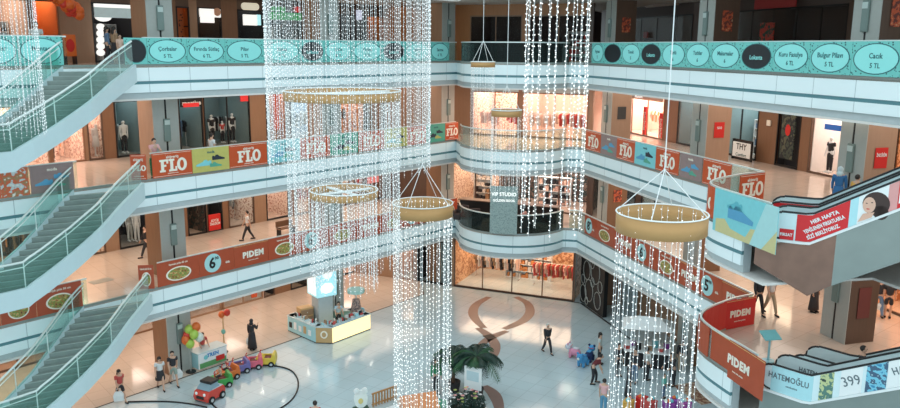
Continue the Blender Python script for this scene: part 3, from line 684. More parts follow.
B_orange=mat('orange_shop_wall',(.55,.20,.07),.6); B_teal=mat('grey_teal_shop_wall',(.25,.33,.33),.6); B_goods=blotch_mat('busy_goods_wall',[(.80,.62,.52),(.40,.20,.14),(.85,.72,.63),(.84,.70,.60),(.55,.36,.28)],7.0)
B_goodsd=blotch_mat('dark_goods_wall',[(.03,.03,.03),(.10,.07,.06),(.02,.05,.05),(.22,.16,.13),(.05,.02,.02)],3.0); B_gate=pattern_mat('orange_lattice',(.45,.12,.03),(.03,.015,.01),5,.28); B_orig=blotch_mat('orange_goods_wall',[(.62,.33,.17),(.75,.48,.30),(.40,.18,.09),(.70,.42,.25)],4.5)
M_signw=mat('lit_white_sign',(.85,.85,.82),.4,em=.9,var=0); M_signt=mat('lit_aqua_sign',(.4,.75,.8),.4,em=.9,var=0); M_signg=mat('lit_green_sign',(.05,.40,.12),.4,em=.35,var=0); M_signr=mat('lit_red_sign',(.65,.03,.03),.4,em=.4,var=0); M_signb=mat('lit_blue_sign',(.02,.10,.35),.4,em=.5,var=0)
T=8.0
# top gallery, left
shop(LW,15,-25,30,T,'beige shop at the far left of the top gallery',B_pink,WARM,5,shelves=((-.25,2.2,(0,6,2)),(.25,2.2,(2,0,3))),glass=False,frame=M_wood)
shop(LW,15,33,60,T,'orange shop under the balloon garland on the top gallery',B_orange,ORA,7,frame=M_wood,shelves=((.2,2.3,(9,1)),))
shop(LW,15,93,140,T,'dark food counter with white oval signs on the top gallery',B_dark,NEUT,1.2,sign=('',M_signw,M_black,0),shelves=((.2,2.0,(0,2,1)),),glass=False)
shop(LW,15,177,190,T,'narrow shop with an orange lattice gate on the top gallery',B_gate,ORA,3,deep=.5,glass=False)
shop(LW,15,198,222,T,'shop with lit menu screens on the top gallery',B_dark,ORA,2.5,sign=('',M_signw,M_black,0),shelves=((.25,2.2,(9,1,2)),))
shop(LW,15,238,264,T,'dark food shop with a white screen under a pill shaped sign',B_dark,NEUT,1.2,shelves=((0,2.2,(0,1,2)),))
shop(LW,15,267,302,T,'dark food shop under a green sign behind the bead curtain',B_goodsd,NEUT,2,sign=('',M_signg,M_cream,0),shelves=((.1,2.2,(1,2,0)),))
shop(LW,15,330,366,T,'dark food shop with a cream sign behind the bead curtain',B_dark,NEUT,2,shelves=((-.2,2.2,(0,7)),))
shop(LW,15,367,405,T,'brown food shop behind the right part of the bead curtain',B_beige,ORA,2.5,frame=M_wood,shelves=((.15,2.2,(1,0,2)),))
# middle gallery, left
shop(LW,10,-10,48,T,'bright shop left of the middle staircase',B_goods,PINK,15,frame=M_wood,glass=False,racks=((-.2,1.5,(0,5,3)),))
shop(LW,10,50,84,T,'bright clothing shop behind the middle staircase',B_goods,PINK,20,racks=((-.15,1.2,(0,5,2)),(.2,2.0,(3,0,9))),glass=False,frame=M_wood)
shop(LW,10,87,103,T,'narrow lit shop window beside the brown pier of the middle gallery',B_goods,PINK,19,frame=M_wood_d,racks=((0,1.4,(0,0,5)),))
shop(LW,10,115,147,T,'dark clothing shop with a white top on a mannequin, middle gallery',B_teal,COOL,2.2,racks=((.2,2.0,(2,7,2)),(-.2,2.4,(2,0,2))))
shop(LW,10,179,203,T,'dark shop with a red band under its sign, middle gallery',B_teal,COOL,2.2,sign=('sportive',M_black,M_paper,0),shelves=((-.2,2.2,(7,2)),),racks=((.2,1.6,(2,4,2)),))
shop(LW,10,204,250,T,'dark shop window with three dressed mannequins, middle gallery',B_teal,COOL,1.6,racks=((-.25,2.3,(2,8,2)),(.25,2.2,(7,2,2))))
shop(LW,10,266,287,T,'orange shop front at the left edge of the bead curtain, middle gallery',B_orig,ORA,6,glass=False,deep=1.0)
shop(LW,10,290,338,T,'pale blue shop behind the bead curtain, middle gallery',mat('pale_blue_wall',(.55,.62,.72),.6),COOL,6,racks=((-.2,1.6,(4,7)),(.2,1.6,(0,7))))
shop(LW,10,340,365,T,'peach shop behind the bead curtain, middle gallery',B_orig,PINK,9,racks=((0,1.4,(2,5)),))
shop(LW,10,366,400,T,'white shop behind the bead curtain, middle gallery',B_white,COOL,6,racks=((-.1,1.6,(2,2,0)),))
shop(LW,10,401,422,T,'pink shop at the right edge of the bead curtain, middle gallery',B_pink,PINK,9,glass=False,shelves=((.1,2.2,(3,7)),))
# lowest gallery, left
shop(LW,5,-15,62,T,'dim orange shop left of the lowest staircase',B_goodsd,ORA,7,frame=M_wood_d,racks=((-.2,1.6,(9,2,6)),(.2,1.6,(6,2))))
shop(LW,5,66,104,T,'shop with a low lit counter behind the lowest staircase',B_goods,WARM,8,frame=M_wood_d,racks=((0,1.6,(0,5)),))
shop(LW,5,118,152,T,'dark shop with a white mannequin pair on the lowest gallery',B_dark,COOL,1.6,racks=((.25,2.2,(2,7)),))
shop(LW,5,187,206,T,'dim shop left of the red poster on the lowest gallery',B_goodsd,WARM,2.5,glass=False,shelves=((0,2.2,(6,1,2)),))
shop(LW,5,207,222,T,'narrow dark shop behind the red sale poster on the lowest gallery',B_dark,WARM,1.0)
shop(LW,5,228,254,T,'glazed dark shop behind the walking man on the lowest gallery',B_goods,NEUT,4,frame=M_wood_d,racks=((-.2,1.6,(2,2,0)),(.22,1.9,(7,2))))
shop(LW,5,266,289,T,'warm shop window left of the bead curtain on the lowest gallery',B_goods,PINK,7,racks=((0,1.6,(0,3)),))
shop(LW,5,296,350,T,'wide dim shop behind the bead curtain on the lowest gallery',B_goods,WARM,6,frame=M_wood_d,racks=((-.2,1.6,(1,0)),(.2,1.6,(6,3))))
shop(LW,5,354,386,T,'pink lit shop behind the small white-rimmed ring on the lowest gallery',B_pink,PINK,8,sign=('',M_signr,M_cream,0),racks=((0,1.6,(3,1,0)),))
shop(LW,5,398,423,T,'warm shop with a busy pattern left of the middle gold ring',B_goods,WARM,9,glass=False,deep=1.6)
# ground floor, left
shop(LW,0,-20,48,T,'orange shop behind the foot of the lowest staircase on the ground floor',B_orig,ORA,5,frame=M_wood_d,racks=((-.2,1.4,(9,2)),(.2,1.4,(2,9))))
shop(LW,0,126,160,T,'bright low shop window left of the grey column on the ground floor',B_goods,PINK,6,frame=M_wood,shelves=((0,1.2,(0,5,3)),))
shop(LW,0,188,220,T,'shop window with dark fruit shapes behind the balloons on the ground floor',B_pink,PINK,4.5,frame=M_wood_l,shelves=((0,1.2,(2,1,2)),))
shop(LW,0,222,262,T,'long shop window with small goods behind the balloon post on the ground floor',B_white,PINK,5,frame=M_wood_l,shelves=((-.2,1.2,(0,7,2)),(.22,1.2,(0,9,3))))
shop(LW,0,263,274,T,'dark doorway right of the long shop window on the ground floor',B_dark,WARM,1.0,frame=M_wood_d,glass=False)
shop(LW,0,290,306,T,'red and black shop behind the blue kiosk tower on the ground floor',B_goodsd,ORA,3,shelves=((0,1.2,(1,2,1)),))
shop(LW,0,334,392,T,'pink shop behind the right end of the kiosk on the ground floor',B_pink,PINK,6,racks=((-.2,1.2,(1,3)),(.2,1.2,(0,1))),glass=False)
# central shops behind the round balconies
TC=3.2
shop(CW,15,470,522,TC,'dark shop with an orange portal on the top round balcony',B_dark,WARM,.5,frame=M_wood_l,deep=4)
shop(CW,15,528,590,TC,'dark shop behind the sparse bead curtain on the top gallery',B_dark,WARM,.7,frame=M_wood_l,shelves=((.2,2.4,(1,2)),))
shop(CW,10,472,518,TC,'bright pink clothing shop on the left of the middle round balcony',B_goods,(1,.72,.58),9.5,glass=False,frame=M_wood,deep=4.5,racks=((-.2,1.0,(3,0,5)),(.25,2.2,(1,1,3))))
shop(CW,10,522,588,TC,'bright pink clothing shop behind the sparse bead curtain, middle round balcony',B_pink,(1,.72,.58),9.5,glass=False,frame=M_wood,deep=4.5,racks=((-.25,1.0,(0,0,5)),(.2,1.4,(1,0,3)),(0,2.8,(5,0))))
shop(CW,5,452,500,TC,'dim restaurant on the left of the lowest round balcony',B_goods,WARM,5,glass=False,frame=M_wood_d,deep=4.5,shelves=((-.1,2.4,(6,2,0)),))
shop(CW,5,503,588,TC,'dim restaurant with pink lamps behind the sparse bead curtain, lowest round balcony',B_goodsd,PINK,6,glass=False,frame=M_wood_d,deep=4.5,shelves=((0,2.4,(3,5,2)),))
shop(CW,0,417,451,.05,'black shop front left of the wide orange lit shop on the ground floor',B_dark,NEUT,1.2,frame=M_black,racks=((0,1.4,(2,8,2)),))
shop(CW,0,398,414,.05,'narrow rose shop left of the black shop front on the ground floor',B_pink,WARM,4,frame=M_wood,glass=False)
shop(CW,0,454,574,.05,'wide orange lit shop under the round balconies on the ground floor',B_orig,(1,.66,.44),5.2,frame=M_wood_d,deep=5,H=3.3,racks=((-.25,3.0,(6,0,5,2)),(.28,2.6,(1,5,1,6))),shelves=((0,3.6,(9,0)),))
# right side
TR=7.2
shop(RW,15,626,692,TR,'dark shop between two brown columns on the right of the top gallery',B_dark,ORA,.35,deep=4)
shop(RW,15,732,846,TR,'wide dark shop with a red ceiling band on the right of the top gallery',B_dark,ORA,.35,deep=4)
shop(RW,15,896,960,TR,'brown shop at the right end of the top gallery',B_beige,ORA,1.2)
shop(RW,10,618,664,TR,'bright shop with three red hanging banners, right side of the middle gallery',B_pink,PINK,15,glass=False,frame=M_wood,deep=4,sign=('MODA',mat('peach_board',(.7,.45,.35),.5),M_signw,0),racks=((-.2,2.4,(0,5,9)),))
shop(RW,10,678,698,TR,'grey green glazed shop left of a brown column, middle gallery',B_teal,COOL,6,shelves=((0,1.2,(7,2,0)),))
shop(RW,10,725,758,TR,'teal barber shop with picture frames behind the THY sign',B_teal,COOL,8,deep=2.6,glass=False,shelves=((-.15,1.6,(2,4,7)),(.25,1.8,(2,0,2))))
shop(RW,10,777,800,TR,'dark shop front with a large painting of a red flower',B_dark,NEUT,1,deep=.6,glass=False)
shop(RW,10,810,852,TR,'bright white pink shop under a small blue sign, middle gallery',B_white,PINK,12,glass=False,frame=M_wood_d,deep=3.5,racks=((.24,1.8,(2,7)),))
shop(RW,10,894,960,TR,'orange shop at the right end of the middle gallery',B_orig,ORA,5,glass=False)
shop(RW,5,612,636,TR-.6,'dark shop with white graphics behind the large gold ring',B_dark,COOL,2,shelves=((0,2,(0,7)),))
shop(RW,5,642,700,TR-.6,'grey shop behind the large gold ring, lowest gallery',B_teal,NEUT,4,racks=((-.2,1.6,(2,0)),(.2,1.6,(7,2))))
shop(RW,5,720,800,TR-.6,'beige shop behind the escalators of the lowest gallery',B_beige,WARM,5,racks=((0,1.6,(0,6)),))
shop(RW,5,872,960,TR-.6,'orange lit shop at the right end of the lowest gallery',B_orig,ORA,9,frame=M_wood_d,glass=False,racks=((-.2,1.8,(9,2)),))
# wall runs between the shop openings
def walls(w,F,tw,aS,aE,name,top,mats,th=.25):
    ops=sorted([(s[2],s[3],s[5]) for s in SHOPS if s[0] is w and abs(s[1]-F)<.1 and abs(s[4]-tw)<.2])
    a=aS; k=0
    for o0,o1,H in ops+[(aE,aE,0)]:
        if o0-a>.02:
            mb=MB().box(a,min(o0,aE),0,th,0,top); ob=struct(name,mb,mats[k%len(mats)]); ob.location=w.p(0,tw,F); ob.rotation_euler=(0,0,w.rot); k+=1
        if H:
            ob=struct(name,MB().box(o0,o1,0,th,H,top),M_lip if F!=15 else (M_darkceil if w is RW else M_worange if w is CW else M_wood_d)); ob.location=w.p(0,tw,F); ob.rotation_euler=(0,0,w.rot)
        a=max(a,o1)
M_worange=wood_mat('orange_wood_portal',(.46,.20,.08),(.55,.27,.12))
aC=(Vector((-6.96,54.45))-LW.O).dot(LW.e)
for F,top in ((0,3.54),(5,3.54),(10,3.54),(15,3.7)):
    walls(LW,F,T,-37,aC+(2.2 if F else 0),'wall_left',top,[M_wood_l,M_wood] if F!=0 else [B_pink,M_wood])
    tw=TC if F else .05
    walls(CW,F,tw,-7.5 if F==0 else -9,8.6 if F==0 else CW.a_at(593,F+1.6,TC),'wall_back',top,{0:[M_wood_l,M_wood],5:[M_wood_d,M_wood],10:[M_wood_l,M_wood],15:[M_worange,M_worange,M_wood_d]}[F])
    if F: walls(RW,F,TR if F>5 else TR-.6,-15,27,'wall_right',top,[M_wood] if F<15 else [M_wood_d])
# ground floor on the right: black panelled wall with ring ornaments, then tan wall
o=struct('wall_right',MB().box(-1.2,2.1,0,.25,0,3.54),M_black); o.location=RW.p(0,.95,0); o.rotation_euler=(0,0,RW.rot)
o=struct('wall_right',MB().box(2.1,16,0,.25,0,3.54),M_wood_l); o.location=RW.p(0,3.2,0); o.rotation_euler=(0,0,RW.rot)
orn=thing('ring_ornament','pale ring ornaments on the black ground floor wall under the right gallery','wall decoration',RW.p(0,.94,0),RW.rot)
R=random.Random(5)
for (x,z,r) in ((-.7,.7,.55),(.1,1.1,.7),(-.3,2.3,.6),(.9,2.5,.75),(1.3,.8,.55),(.55,1.75,.3),(-.8,1.6,.3),(1.6,1.75,.35),(.4,3.0,.4),(-.2,.35,.25)):
    pts=[(x+r*cos(2*pi*j/20)*.8,-.02,z+r*sin(2*pi*j/20)) for j in range(20)]; pts=[p for p in pts]
    obj('ring',MB().tube([(min(max(p[0],-1.15),2.05),p[1],min(max(p[2],.03),3.5)) for p in pts],.022,5,True),M_colw,orn)
# ------------------------------------------------------------------ hanging bead chandeliers
def strand_mesh(L,sp,rb,seed,rw,fine=False):
    R=random.Random(seed); mb=MB(); mb.tube([(0,0,0),(0,0,-L)],rw,3); me=mesh_of('strand',mb,M_wire)
    b=MB(); z=-sp*.5
    while z>-L:
        a=R.random()*6.28; q=.5*rb+R.random()*rb; b.octa((q*cos(a),q*sin(a),z),rb*(.85+.35*R.random())); z-=sp*(.8+.4*R.random())
    o=len(me.vertices)
    allv=MB(); allv.v=mb.v+b.v; allv.f=mb.f+[tuple(i+len(mb.v) for i in f) for f in b.f]
    me=mesh_of('strand',allv,M_wiref if fine else M_wire); me.materials.append(M_beads if fine else M_bead)
    k=len(mb.f); me.polygons.foreach_set('material_index',[0]*k+[1]*(len(allv.f)-k)); me.update(); return me, allv, k
def chandelier(label,C,R,band,n,L,sp,rb,rw=.007,apex=None,spokes=0,vary=.06,ringmat=None,ztop=22.0,inner=True):
    o=thing('bead_chandelier',label,'chandelier',C,.3,'hanging bead chandeliers')
    if band:
        k=48; sec=lambda r,z:[(r*cos(2*pi*j/k),r*sin(2*pi*j/k),z) for j in range(k)]
        b=MB(); b.ring([sec(R,0),sec(R,-band),sec(R-.025,-band),sec(R-.025,0)],close=True,cap=False)
        obj('gold_ring' if not ringmat else 'ring',b,ringmat or M_gold,o,True)
        obj('rim',MB().tube([(R*cos(2*pi*j/k),R*sin(2*pi*j/k),.012) for j in range(k)],.018,5,True),M_ringlight,o)
    if spokes:
        for i in range(spokes):
            a=pi*i/spokes+.4; obj('spoke',MB().tube([(R*cos(a),R*sin(a),-.05),(-R*cos(a),-R*sin(a),-.05)],.035,6),M_ringlight,o)
    if apex:
        for i in range(4):
            a=pi/4+pi/2*i; obj('suspension_wire',MB().tube([((R-.02)*cos(a),(R-.02)*sin(a),0),(0,0,apex)],.012,4),M_white2,o)
        obj('cable',MB().tube([(0,0,apex),(0,0,ztop-C[2])],.013,5),M_white2,o)
    fine=n>50; var=[strand_mesh(L*(1-vary*q),sp,rb,17*q+n,rw,fine) for q in range(4)]
    P=[]
    for i in range(n):
        a=2*pi*i/n+.02*((i*7)%5-2); rr=R*(.965 if i%2 or not inner else .86); P.append((rr*cos(a),rr*sin(a),i))
    P.sort(key=lambda p:(Matrix.Rotation(.3,3,'Z')@Vector((p[0],p[1],0))).y)
    for x,y,i in P[:100]:
        s=obj('strand',var[(i*5+i//3)%4][0],None,o,loc=(x,y,-.02)); s.rotation_euler=(0,0,(i*2.4)%6.28)
    if len(P)>100:
        mb=MB(); mi=[]
        for x,y,i in P[100:]:
            _,v,k=var[(i*5+i//3)%4]; mb.add(v.v,v.f,Matrix.Translation((x,y,-.02))@Matrix.Rotation((i*2.4)%6.28,4,'Z')); mi+=[0]*k+[1]*(len(v.f)-k)
        s=obj('strands',mb,M_wiref if fine else M_wire,o); s.data.materials.append(M_beads if fine else M_bead); s.data.polygons.foreach_set('material_index',mi); s['kind']='stuff'
    return o
def at_px(px,py,Y): return DY(px,py,Y)
def zof(py,Y,px=450): return DY(px,py,Y).z
Y=17.5; C=at_px(662,213,Y); zb=zof(445,Y,655)
chandelier('large gold ring with sparse lit strands before the right gallery, nearest of the chandeliers',C,1.02,.43,30,C.z-zb,.17,.0165,.0055,apex=1.0,vary=.03,inner=True)
Y=25.8; C=at_px(422.5,203,Y); zb=zof(432,Y)
chandelier('gold ring with a dense column of lit strands in the middle of the atrium',C,1.02,.42,44,C.z-zb,.19,.020,.006,apex=1.3,vary=.02)
Y=22.0; C=at_px(344,190,Y); zb=zof(290,Y,344)
chandelier('small white-rimmed ring with crossed spokes, lowest inside the large bead curtain',C,.96,.20,64,C.z-zb,.12,.0145,.0045,spokes=2,vary=.05)
C=at_px(342.5,91,Y); zb=zof(262,Y,342)
chandelier('wide gold ring inside the upper half of the large bead curtain',C,1.62,.24,120,C.z-zb,.12,.0135,.0042,spokes=1,vary=.07)
C=at_px(347,-40,Y); zb=zof(168,Y,347)
chandelier('wide outer curtain of white bead strands around the two upper rings',C,2.32,.3,170,C.z-zb,.115,.013,.004,vary=.05,inner=False)
Y=23.0; C=at_px(-50,-40,Y); zb=zof(138,Y,0)
chandelier('white bead curtain cut off by the left edge in front of the top staircase',C,2.1,.3,120,C.z-zb,.115,.012,.004,vary=.03,inner=False)
Y=24.0; C=at_px(560,-40,Y); zb=zof(234,Y,553)
chandelier('sparse bead curtain hanging in front of the round balconies',C,.97,.3,22,C.z-zb,.15,.023,.007,vary=.045,inner=False)
Y=33.0; C=at_px(506.5,110,Y); zb=zof(200,Y,505)
chandelier('small gold ring with thin strands in front of the middle round balcony',C,.64,.26,30,C.z-zb,.16,.012,.005,apex=1.0,vary=.1)
Y=38.0; C=at_px(483,62,Y); zb=zof(180,Y,482)
chandelier('smallest gold ring with thin strands in front of the top round balcony',C,.58,.24,26,C.z-zb,.16,.011,.005,apex=1.0,vary=.1)
# ------------------------------------------------------------------ signs and posters
def wallsign(w,F,px,py,tw,wd,h,m,label,txt='',tm=None,size=.2,name='sign',cat='sign',shape='box',off=.16):
    # hung in front of the wall plane at depth tw, found from where it shows
    O=w.p(0,tw-off); n=Vector((w.n.x,w.n.y,0)); d=ray(px,py); t=(O-Vector((0,0,0))).dot(n)/d.dot(n); q=d*t+Vector((0,0,CAM_Z))
    o=thing(name,label,cat,q,w.rot)
    mb=MB()
    if shape=='oval': mb.disc(0,0,wd/2,h/2,-.05,.03,24)
    elif shape=='pill':
        r=h/2; L=wd/2-r; mb.xz([(L+r*cos(a),r*sin(a)) for a in [-pi/2+pi*j/10 for j in range(11)]]+[(-L-r*cos(a),-r*sin(a)) for a in [-pi/2+pi*j/10 for j in range(11)]],-.05,.03)
    else: mb.bbox(-wd/2,wd/2,-.05,.03,-h/2,h/2,.012)
    obj('board',mb,m,o)
    if txt: lettering(txt,size,tm or M_black,o,(0,-.06,0),.004,width=wd*.85)
    return o
wallsign(LW,15,250,6.5,8,1.25,.42,mat('lit_cream_sign',(.8,.75,.6),.4,em=.5,var=0),'cream pill shaped sign over the dark food shop, left of the bead curtain','',shape='pill')
wallsign(LW,15,250,20,8,1.0,.62,M_signw,'white lit menu screen under the pill shaped sign','')
wallsign(LW,15,258.5,20,8,.3,.62,M_signt,'aqua lit screen beside the white menu screen','')
wallsign(LW,15,207,16,8,.9,.75,M_signw,'white lit menu screen left of the brown column with a lamp box','')
wallsign(LW,15,217,12,8,.45,.45,mat('peach_round_sign',(.75,.42,.28),.5),'round peach sign above the orange goods on the top gallery','',shape='oval')
wallsign(LW,15,103,16,7.9,.9,.55,M_signw,'large white oval sign over the food counter at the staircase head','',shape='oval')
for i in range(5): wallsign(LW,15,100.5,27+6.4*i,7.9,.42,.34,M_signw,'white oval menu sign in the column at the food counter, '+('topmost','second from top','middle one','fourth from top','lowest')[i],'',shape='oval',name='oval_sign')
wallsign(LW,15,118,13,8,2.5,.5,mat('pale_blue_board',(.50,.66,.70),.5,em=.25,var=.1),'pale blue canopy board over the food counter at the staircase head','',off=.4)
wallsign(LW,15,359,15,8,.5,.65,mat('lit_lilac_screen',(.6,.65,.85),.4,em=.6,var=0),'lilac white screen behind the bead curtain on the top gallery','')
wallsign(LW,15,335,22,8,.55,1.2,mat('cream_board',(.75,.72,.55),.5,em=.2,var=0),'tall cream menu board behind the bead curtain on the top gallery','')
wallsign(LW,15,278,9,8,1.1,.28,M_signg,'green lit sign just inside the left edge of the bead curtain','')
wallsign(LW,15,297,9.5,8,.45,.35,M_signr,'red lit sign beside the green sign behind the bead curtain','')
wallsign(LW,10,191,105,8,1.0,.22,M_signr,'red band sign over the dark shop on the middle gallery','')
wallsign(LW,10,244,98,8,.55,.4,M_signr,'red lit sign above the mannequins on the middle gallery','')
wallsign(LW,10,276,112,8,.5,2.2,M_orange,'tall orange panel at the left edge of the bead curtain on the middle gallery','')
wallsign(LW,10,411,108,8,.9,2.0,mat('rose_board',(.80,.58,.52),.5,em=.15,var=.05),'rose panel at the right edge of the bead curtain on the middle gallery','')
wallsign(LW,10,433,104,8,.3,.7,mat('small_cream_poster',(.75,.65,.45),.5),'small cream poster on the brown wall right of the bead curtain','',name='poster',cat='poster',off=.05)
wallsign(LW,5,214.5,222,7.4,.78,.95,M_red,'red sale poster standing before the dark shop on the lowest gallery','BÜYÜK\nİNDİRİM',M_paper,.2)
wallsign(LW,5,373,179,8,1.1,.55,mat('rose_red_board',(.75,.25,.25),.5,em=.3,var=.1),'rose red sign behind the small white-rimmed ring on the lowest gallery','')
wallsign(LW,0,254,294,8,.42,.42,M_orange,'small orange picture on the pink ground floor wall','',name='poster',cat='poster')
for i,(x,y,hh) in enumerate(((628,117,1.7),(645,121,2.0),(661,128,2.0))):
    s=wallsign(RW,10,x,y,TR,.42,hh,M_red,'red hanging banner with white letters in the bright shop, '+('leftmost','middle one','rightmost')[i]+' of three','',name='hanging_banner',cat='banner',off=-.6)
    lt=lettering('İNDİRİM',.3,M_paper,s,(0,-.06,0),.004); lt.rotation_euler=(0,pi/2,0)
wallsign(RW,10,742,150,TR-.45,1.55,.80,M_paper,'white THY sign board in a black frame before the teal barber shop','THY',M_black,.46)
s=[o for o in COL.objects if o.get('label','').startswith('white THY')][0]
obj('frame',MB().box(-.85,.85,.031,.06,-.62,.55).box(-.85,-.775,-.04,.031,-.62,.55).box(.775,.85,-.04,.031,-.62,.55),M_black,s); lettering('Comfort',.26,M_ink,s,(0,-.06,-.27),.0,width=1.2)
[c for c in s.children if c.name.startswith('lettering')][0].location.z=.16
wallsign(RW,10,788,136,TR,1.0,2.35,blotch_mat('dark_floral_painting',[(.02,.03,.03),(.05,.07,.05),(.01,.015,.02),(.10,.11,.07),(.03,.05,.06)],2.5),'tall dark floral painting between two brown panels, middle gallery','',name='painting',cat='painting',off=.1)
s=[o for o in COL.objects if o.get('label','').startswith('tall dark floral')][0]; obj('flower',MB().disc(.02,.3,.2,.30,-.062,-.051,9),M_red,s)
wallsign(RW,10,833,127.5,TR,1.0,.26,M_signb,'small dark blue sign on the bright shop beside the right column','',off=.3)
wallsign(RW,10,731,112,TR+1.5,.3,.5,M_black,'black picture frame inside the teal barber shop, left one','',name='framed_picture',cat='picture',off=-.2)
wallsign(RW,10,748,108,TR+1.5,.4,.45,M_signt,'pale lit screen inside the teal barber shop','',off=-.2)
wallsign(RW,10,769,123,TR,.3,.3,M_cream,'small cream notice on the brown wall between barber shop and painting','',name='poster',cat='poster',off=.05)
wallsign(RW,15,767,32,TR,1.1,.95,blotch_mat('red_flower_picture',[(.10,.02,.02),(.50,.05,.03),(.02,.06,.04),(.30,.05,.04)],4),'dark red picture in the wide dark shop of the top gallery','',name='picture',cat='picture')
wallsign(RW,15,646,35,TR,.5,.4,mat('dim_red_sign',(.35,.05,.04),.5),'dim red sign in the dark shop left of the hanging cable','')
wallsign(RW,15,626,15,TR,.35,.5,M_signb,'small blue lit sign beside the first brown column of the top gallery','')
wallsign(RW,15,775,3,TR,3.2,.5,mat('red_ceiling_band',(.40,.03,.03),.5),'red ceiling band in the wide dark shop of the top gallery','',off=.5)
wallsign(RW,15,662,2,TR,4.0,.55,M_wood_l,'orange brown fascia board over the dark shop left of the hanging cable','',off=.4,name='fascia_board',cat='board')
def colposter(F,k,py,m,label,tx='',wd=.55,h=.75):
    a=a0-10.0*k+.65; d=RW; rot=atan2(RW.n.y,RW.n.x); P=RW.p(a+.02,1.95+.65,0)
    # height from where it shows on that face
    dd=ray(*pr(P.x,P.y,F+1.5)); lo,hi=F,F+3.6
    for _ in range(40):
        mz=(lo+hi)/2
        if pr(P.x,P.y,mz)[1]>py: lo=mz
        else: hi=mz
    o=thing('poster',label,'poster',(P.x,P.y,lo),rot); obj('sheet',MB().box(-wd/2,wd/2,-.02,-.002,-h/2,h/2),m,o)
    if tx: lettering(tx,.16,M_paper,o,(0,-.026,.1),.003,width=wd*.8)
    return o
M_post=blotch_mat('orange_poster_print',[(.60,.35,.18),(.55,.10,.04),(.15,.04,.03),(.70,.45,.25)],6)
colposter(15,2,25,M_post,'orange poster on the top gallery column next to the round balcony',h=.85)
colposter(15,1,21,M_post,'orange poster on the middle brown column of the top gallery',h=.95)
colposter(15,0,13,M_post,'orange poster on the right-hand column of the top gallery',h=.95)
colposter(10,2,113,mat('black_frame_print',(.05,.05,.05),.5),'black and white poster on the middle gallery column next to the round balcony')
colposter(10,1,130,M_red,'red poster on the brown column left of the THY sign','%50')
colposter(10,0,158,M_red,'red poster on the column beside the blue robed woman','İNDİRİM')
colposter(5,2,196,M_post,'orange poster on the lowest gallery column next to the round balcony')
colposter(5,0,303,mat('dark_red_notice',(.14,.03,.025),.5),'dark red notice on the column behind the lowest escalators','',h=1.2)
# grey sign panel standing at the lowest round balcony
q=DY(503,235,45.35); zt=DY(503,186,45.3).z
o=thing('standing_sign','grey dotted sign panel reading STUDIO at the front of the lowest round balcony','sign',(q.x,45.22,5.15),radians(-7))
obj('panel',MB().bbox(-.80,.80,-.03,.03,0,zt-5.15,.01),pattern_mat('grey_dotted_panel',(.33,.42,.40),(.15,.20,.19),16,.36),o)
lettering('VIP STUDIO',.30,M_signw,o,(0,-.04,zt-5.15-.48),.008,width=1.45); lettering('GOLDEN BOOK',.2,M_signw,o,(0,-.04,zt-5.15-.85),.004,width=1.3)
# orange balloon garland and red stand on the top gallery
M_ball=mat('orange_balloon',(.75,.16,.03),.3,var=.1); M_ballr=mat('red_balloon',(.65,.05,.03),.3); M_ballg=mat('lime_balloon',(.42,.62,.10),.3); M_ballw=mat('white_balloon',(.75,.80,.72),.3)
q0=Wing.p(LW,LW.a_at(62,17.5,6.5),6.5,17.9); o=thing('balloon_garland','orange balloon garland over the orange shop at the left of the top gallery','balloons',q0,LW.rot)
R=random.Random(4)
for i in range(84):
    t=i/83; x=-2.5+3.3*t; z=.30+.35*sin(t*3.0)-1.05*max(0,t-.45)*1.5; r=.17+.10*R.random()
    obj('balloon',MB().ball((x+R.uniform(-.15,.15),R.uniform(-.2,.2),z+R.uniform(-.16,.16)),r,9,6,(1,1,1.12)),M_ball if R.random()<.75 else M_ballr,o,True)
q0=LW.p(LW.a_at(70,15.8,5.5),5.5,15); o=thing('display_stand','red poster stand below the balloon garland at the head of the top staircase','stand',q0,LW.rot)
obj('board',MB().bbox(-.28,.28,-.05,.05,.35,1.35,.02),M_ball,o); obj('picture',MB().disc(0,.85,.2,.3,-.06,-.05),M_red,o); obj('leg',MB().box(-.26,-.2,-.06,.3,0,.36),M_black,o); obj('leg',MB().box(.2,.26,-.06,.3,0,.36),M_black,o)
# ------------------------------------------------------------------ people
def skin(name,verts,edges,sub=1,root=0):
    me=bpy.data.meshes.new(name); me.from_pydata([v[0] for v in verts],edges,[]); ob=bpy.data.objects.new(name,me); COL.objects.link(ob)
    ob.modifiers.new('skin','SKIN')
    for i,v in enumerate(verts):
        d=me.skin_vertices[0].data[i]; r=v[1]; d.radius=r if isinstance(r,tuple) else (r,r); d.use_root=(i==root)
    if sub: m=ob.modifiers.new('sub','SUBSURF'); m.levels=sub; m.render_levels=sub
    dg=bpy.context.evaluated_depsgraph_get(); out=bpy.data.meshes.new_from_object(ob.evaluated_get(dg)); bpy.data.objects.remove(ob); bpy.data.meshes.remove(me)
    out.name=name; out.polygons.foreach_set('use_smooth',[True]*len(out.polygons)); out.materials.clear(); return out
M_skin=mat('skin',(.62,.38,.27),.6,var=.03); M_hair=mat('dark_hair',(.018,.012,.010),.55,var=.2)
POSES={'stand':dict(),'walk':dict(lt=.42,lk=.10,rt=-.30,rk=.28,la=-.35,ra=.35),'phone':dict(ra=.5,re=1.9,la=.1),'carry':dict(la=.08,le=.1,ra=.05,re=.15,lt=.06),'reach':dict(la=.9,le=.5,ra=.8,re=.5,lean=.25),
       'sit':dict(lt=1.45,lk=1.45,rt=1.45,rk=1.45,la=.5,le=.8,ra=.5,re=.8),'bend':dict(lt=.5,lk=.5,rt=.1,rk=.3,la=.9,le=.3,ra=.8,re=.4,lean=.75),'dummy':dict(la=-.12,ra=.12,le=.2,re=.2)}
HC={}
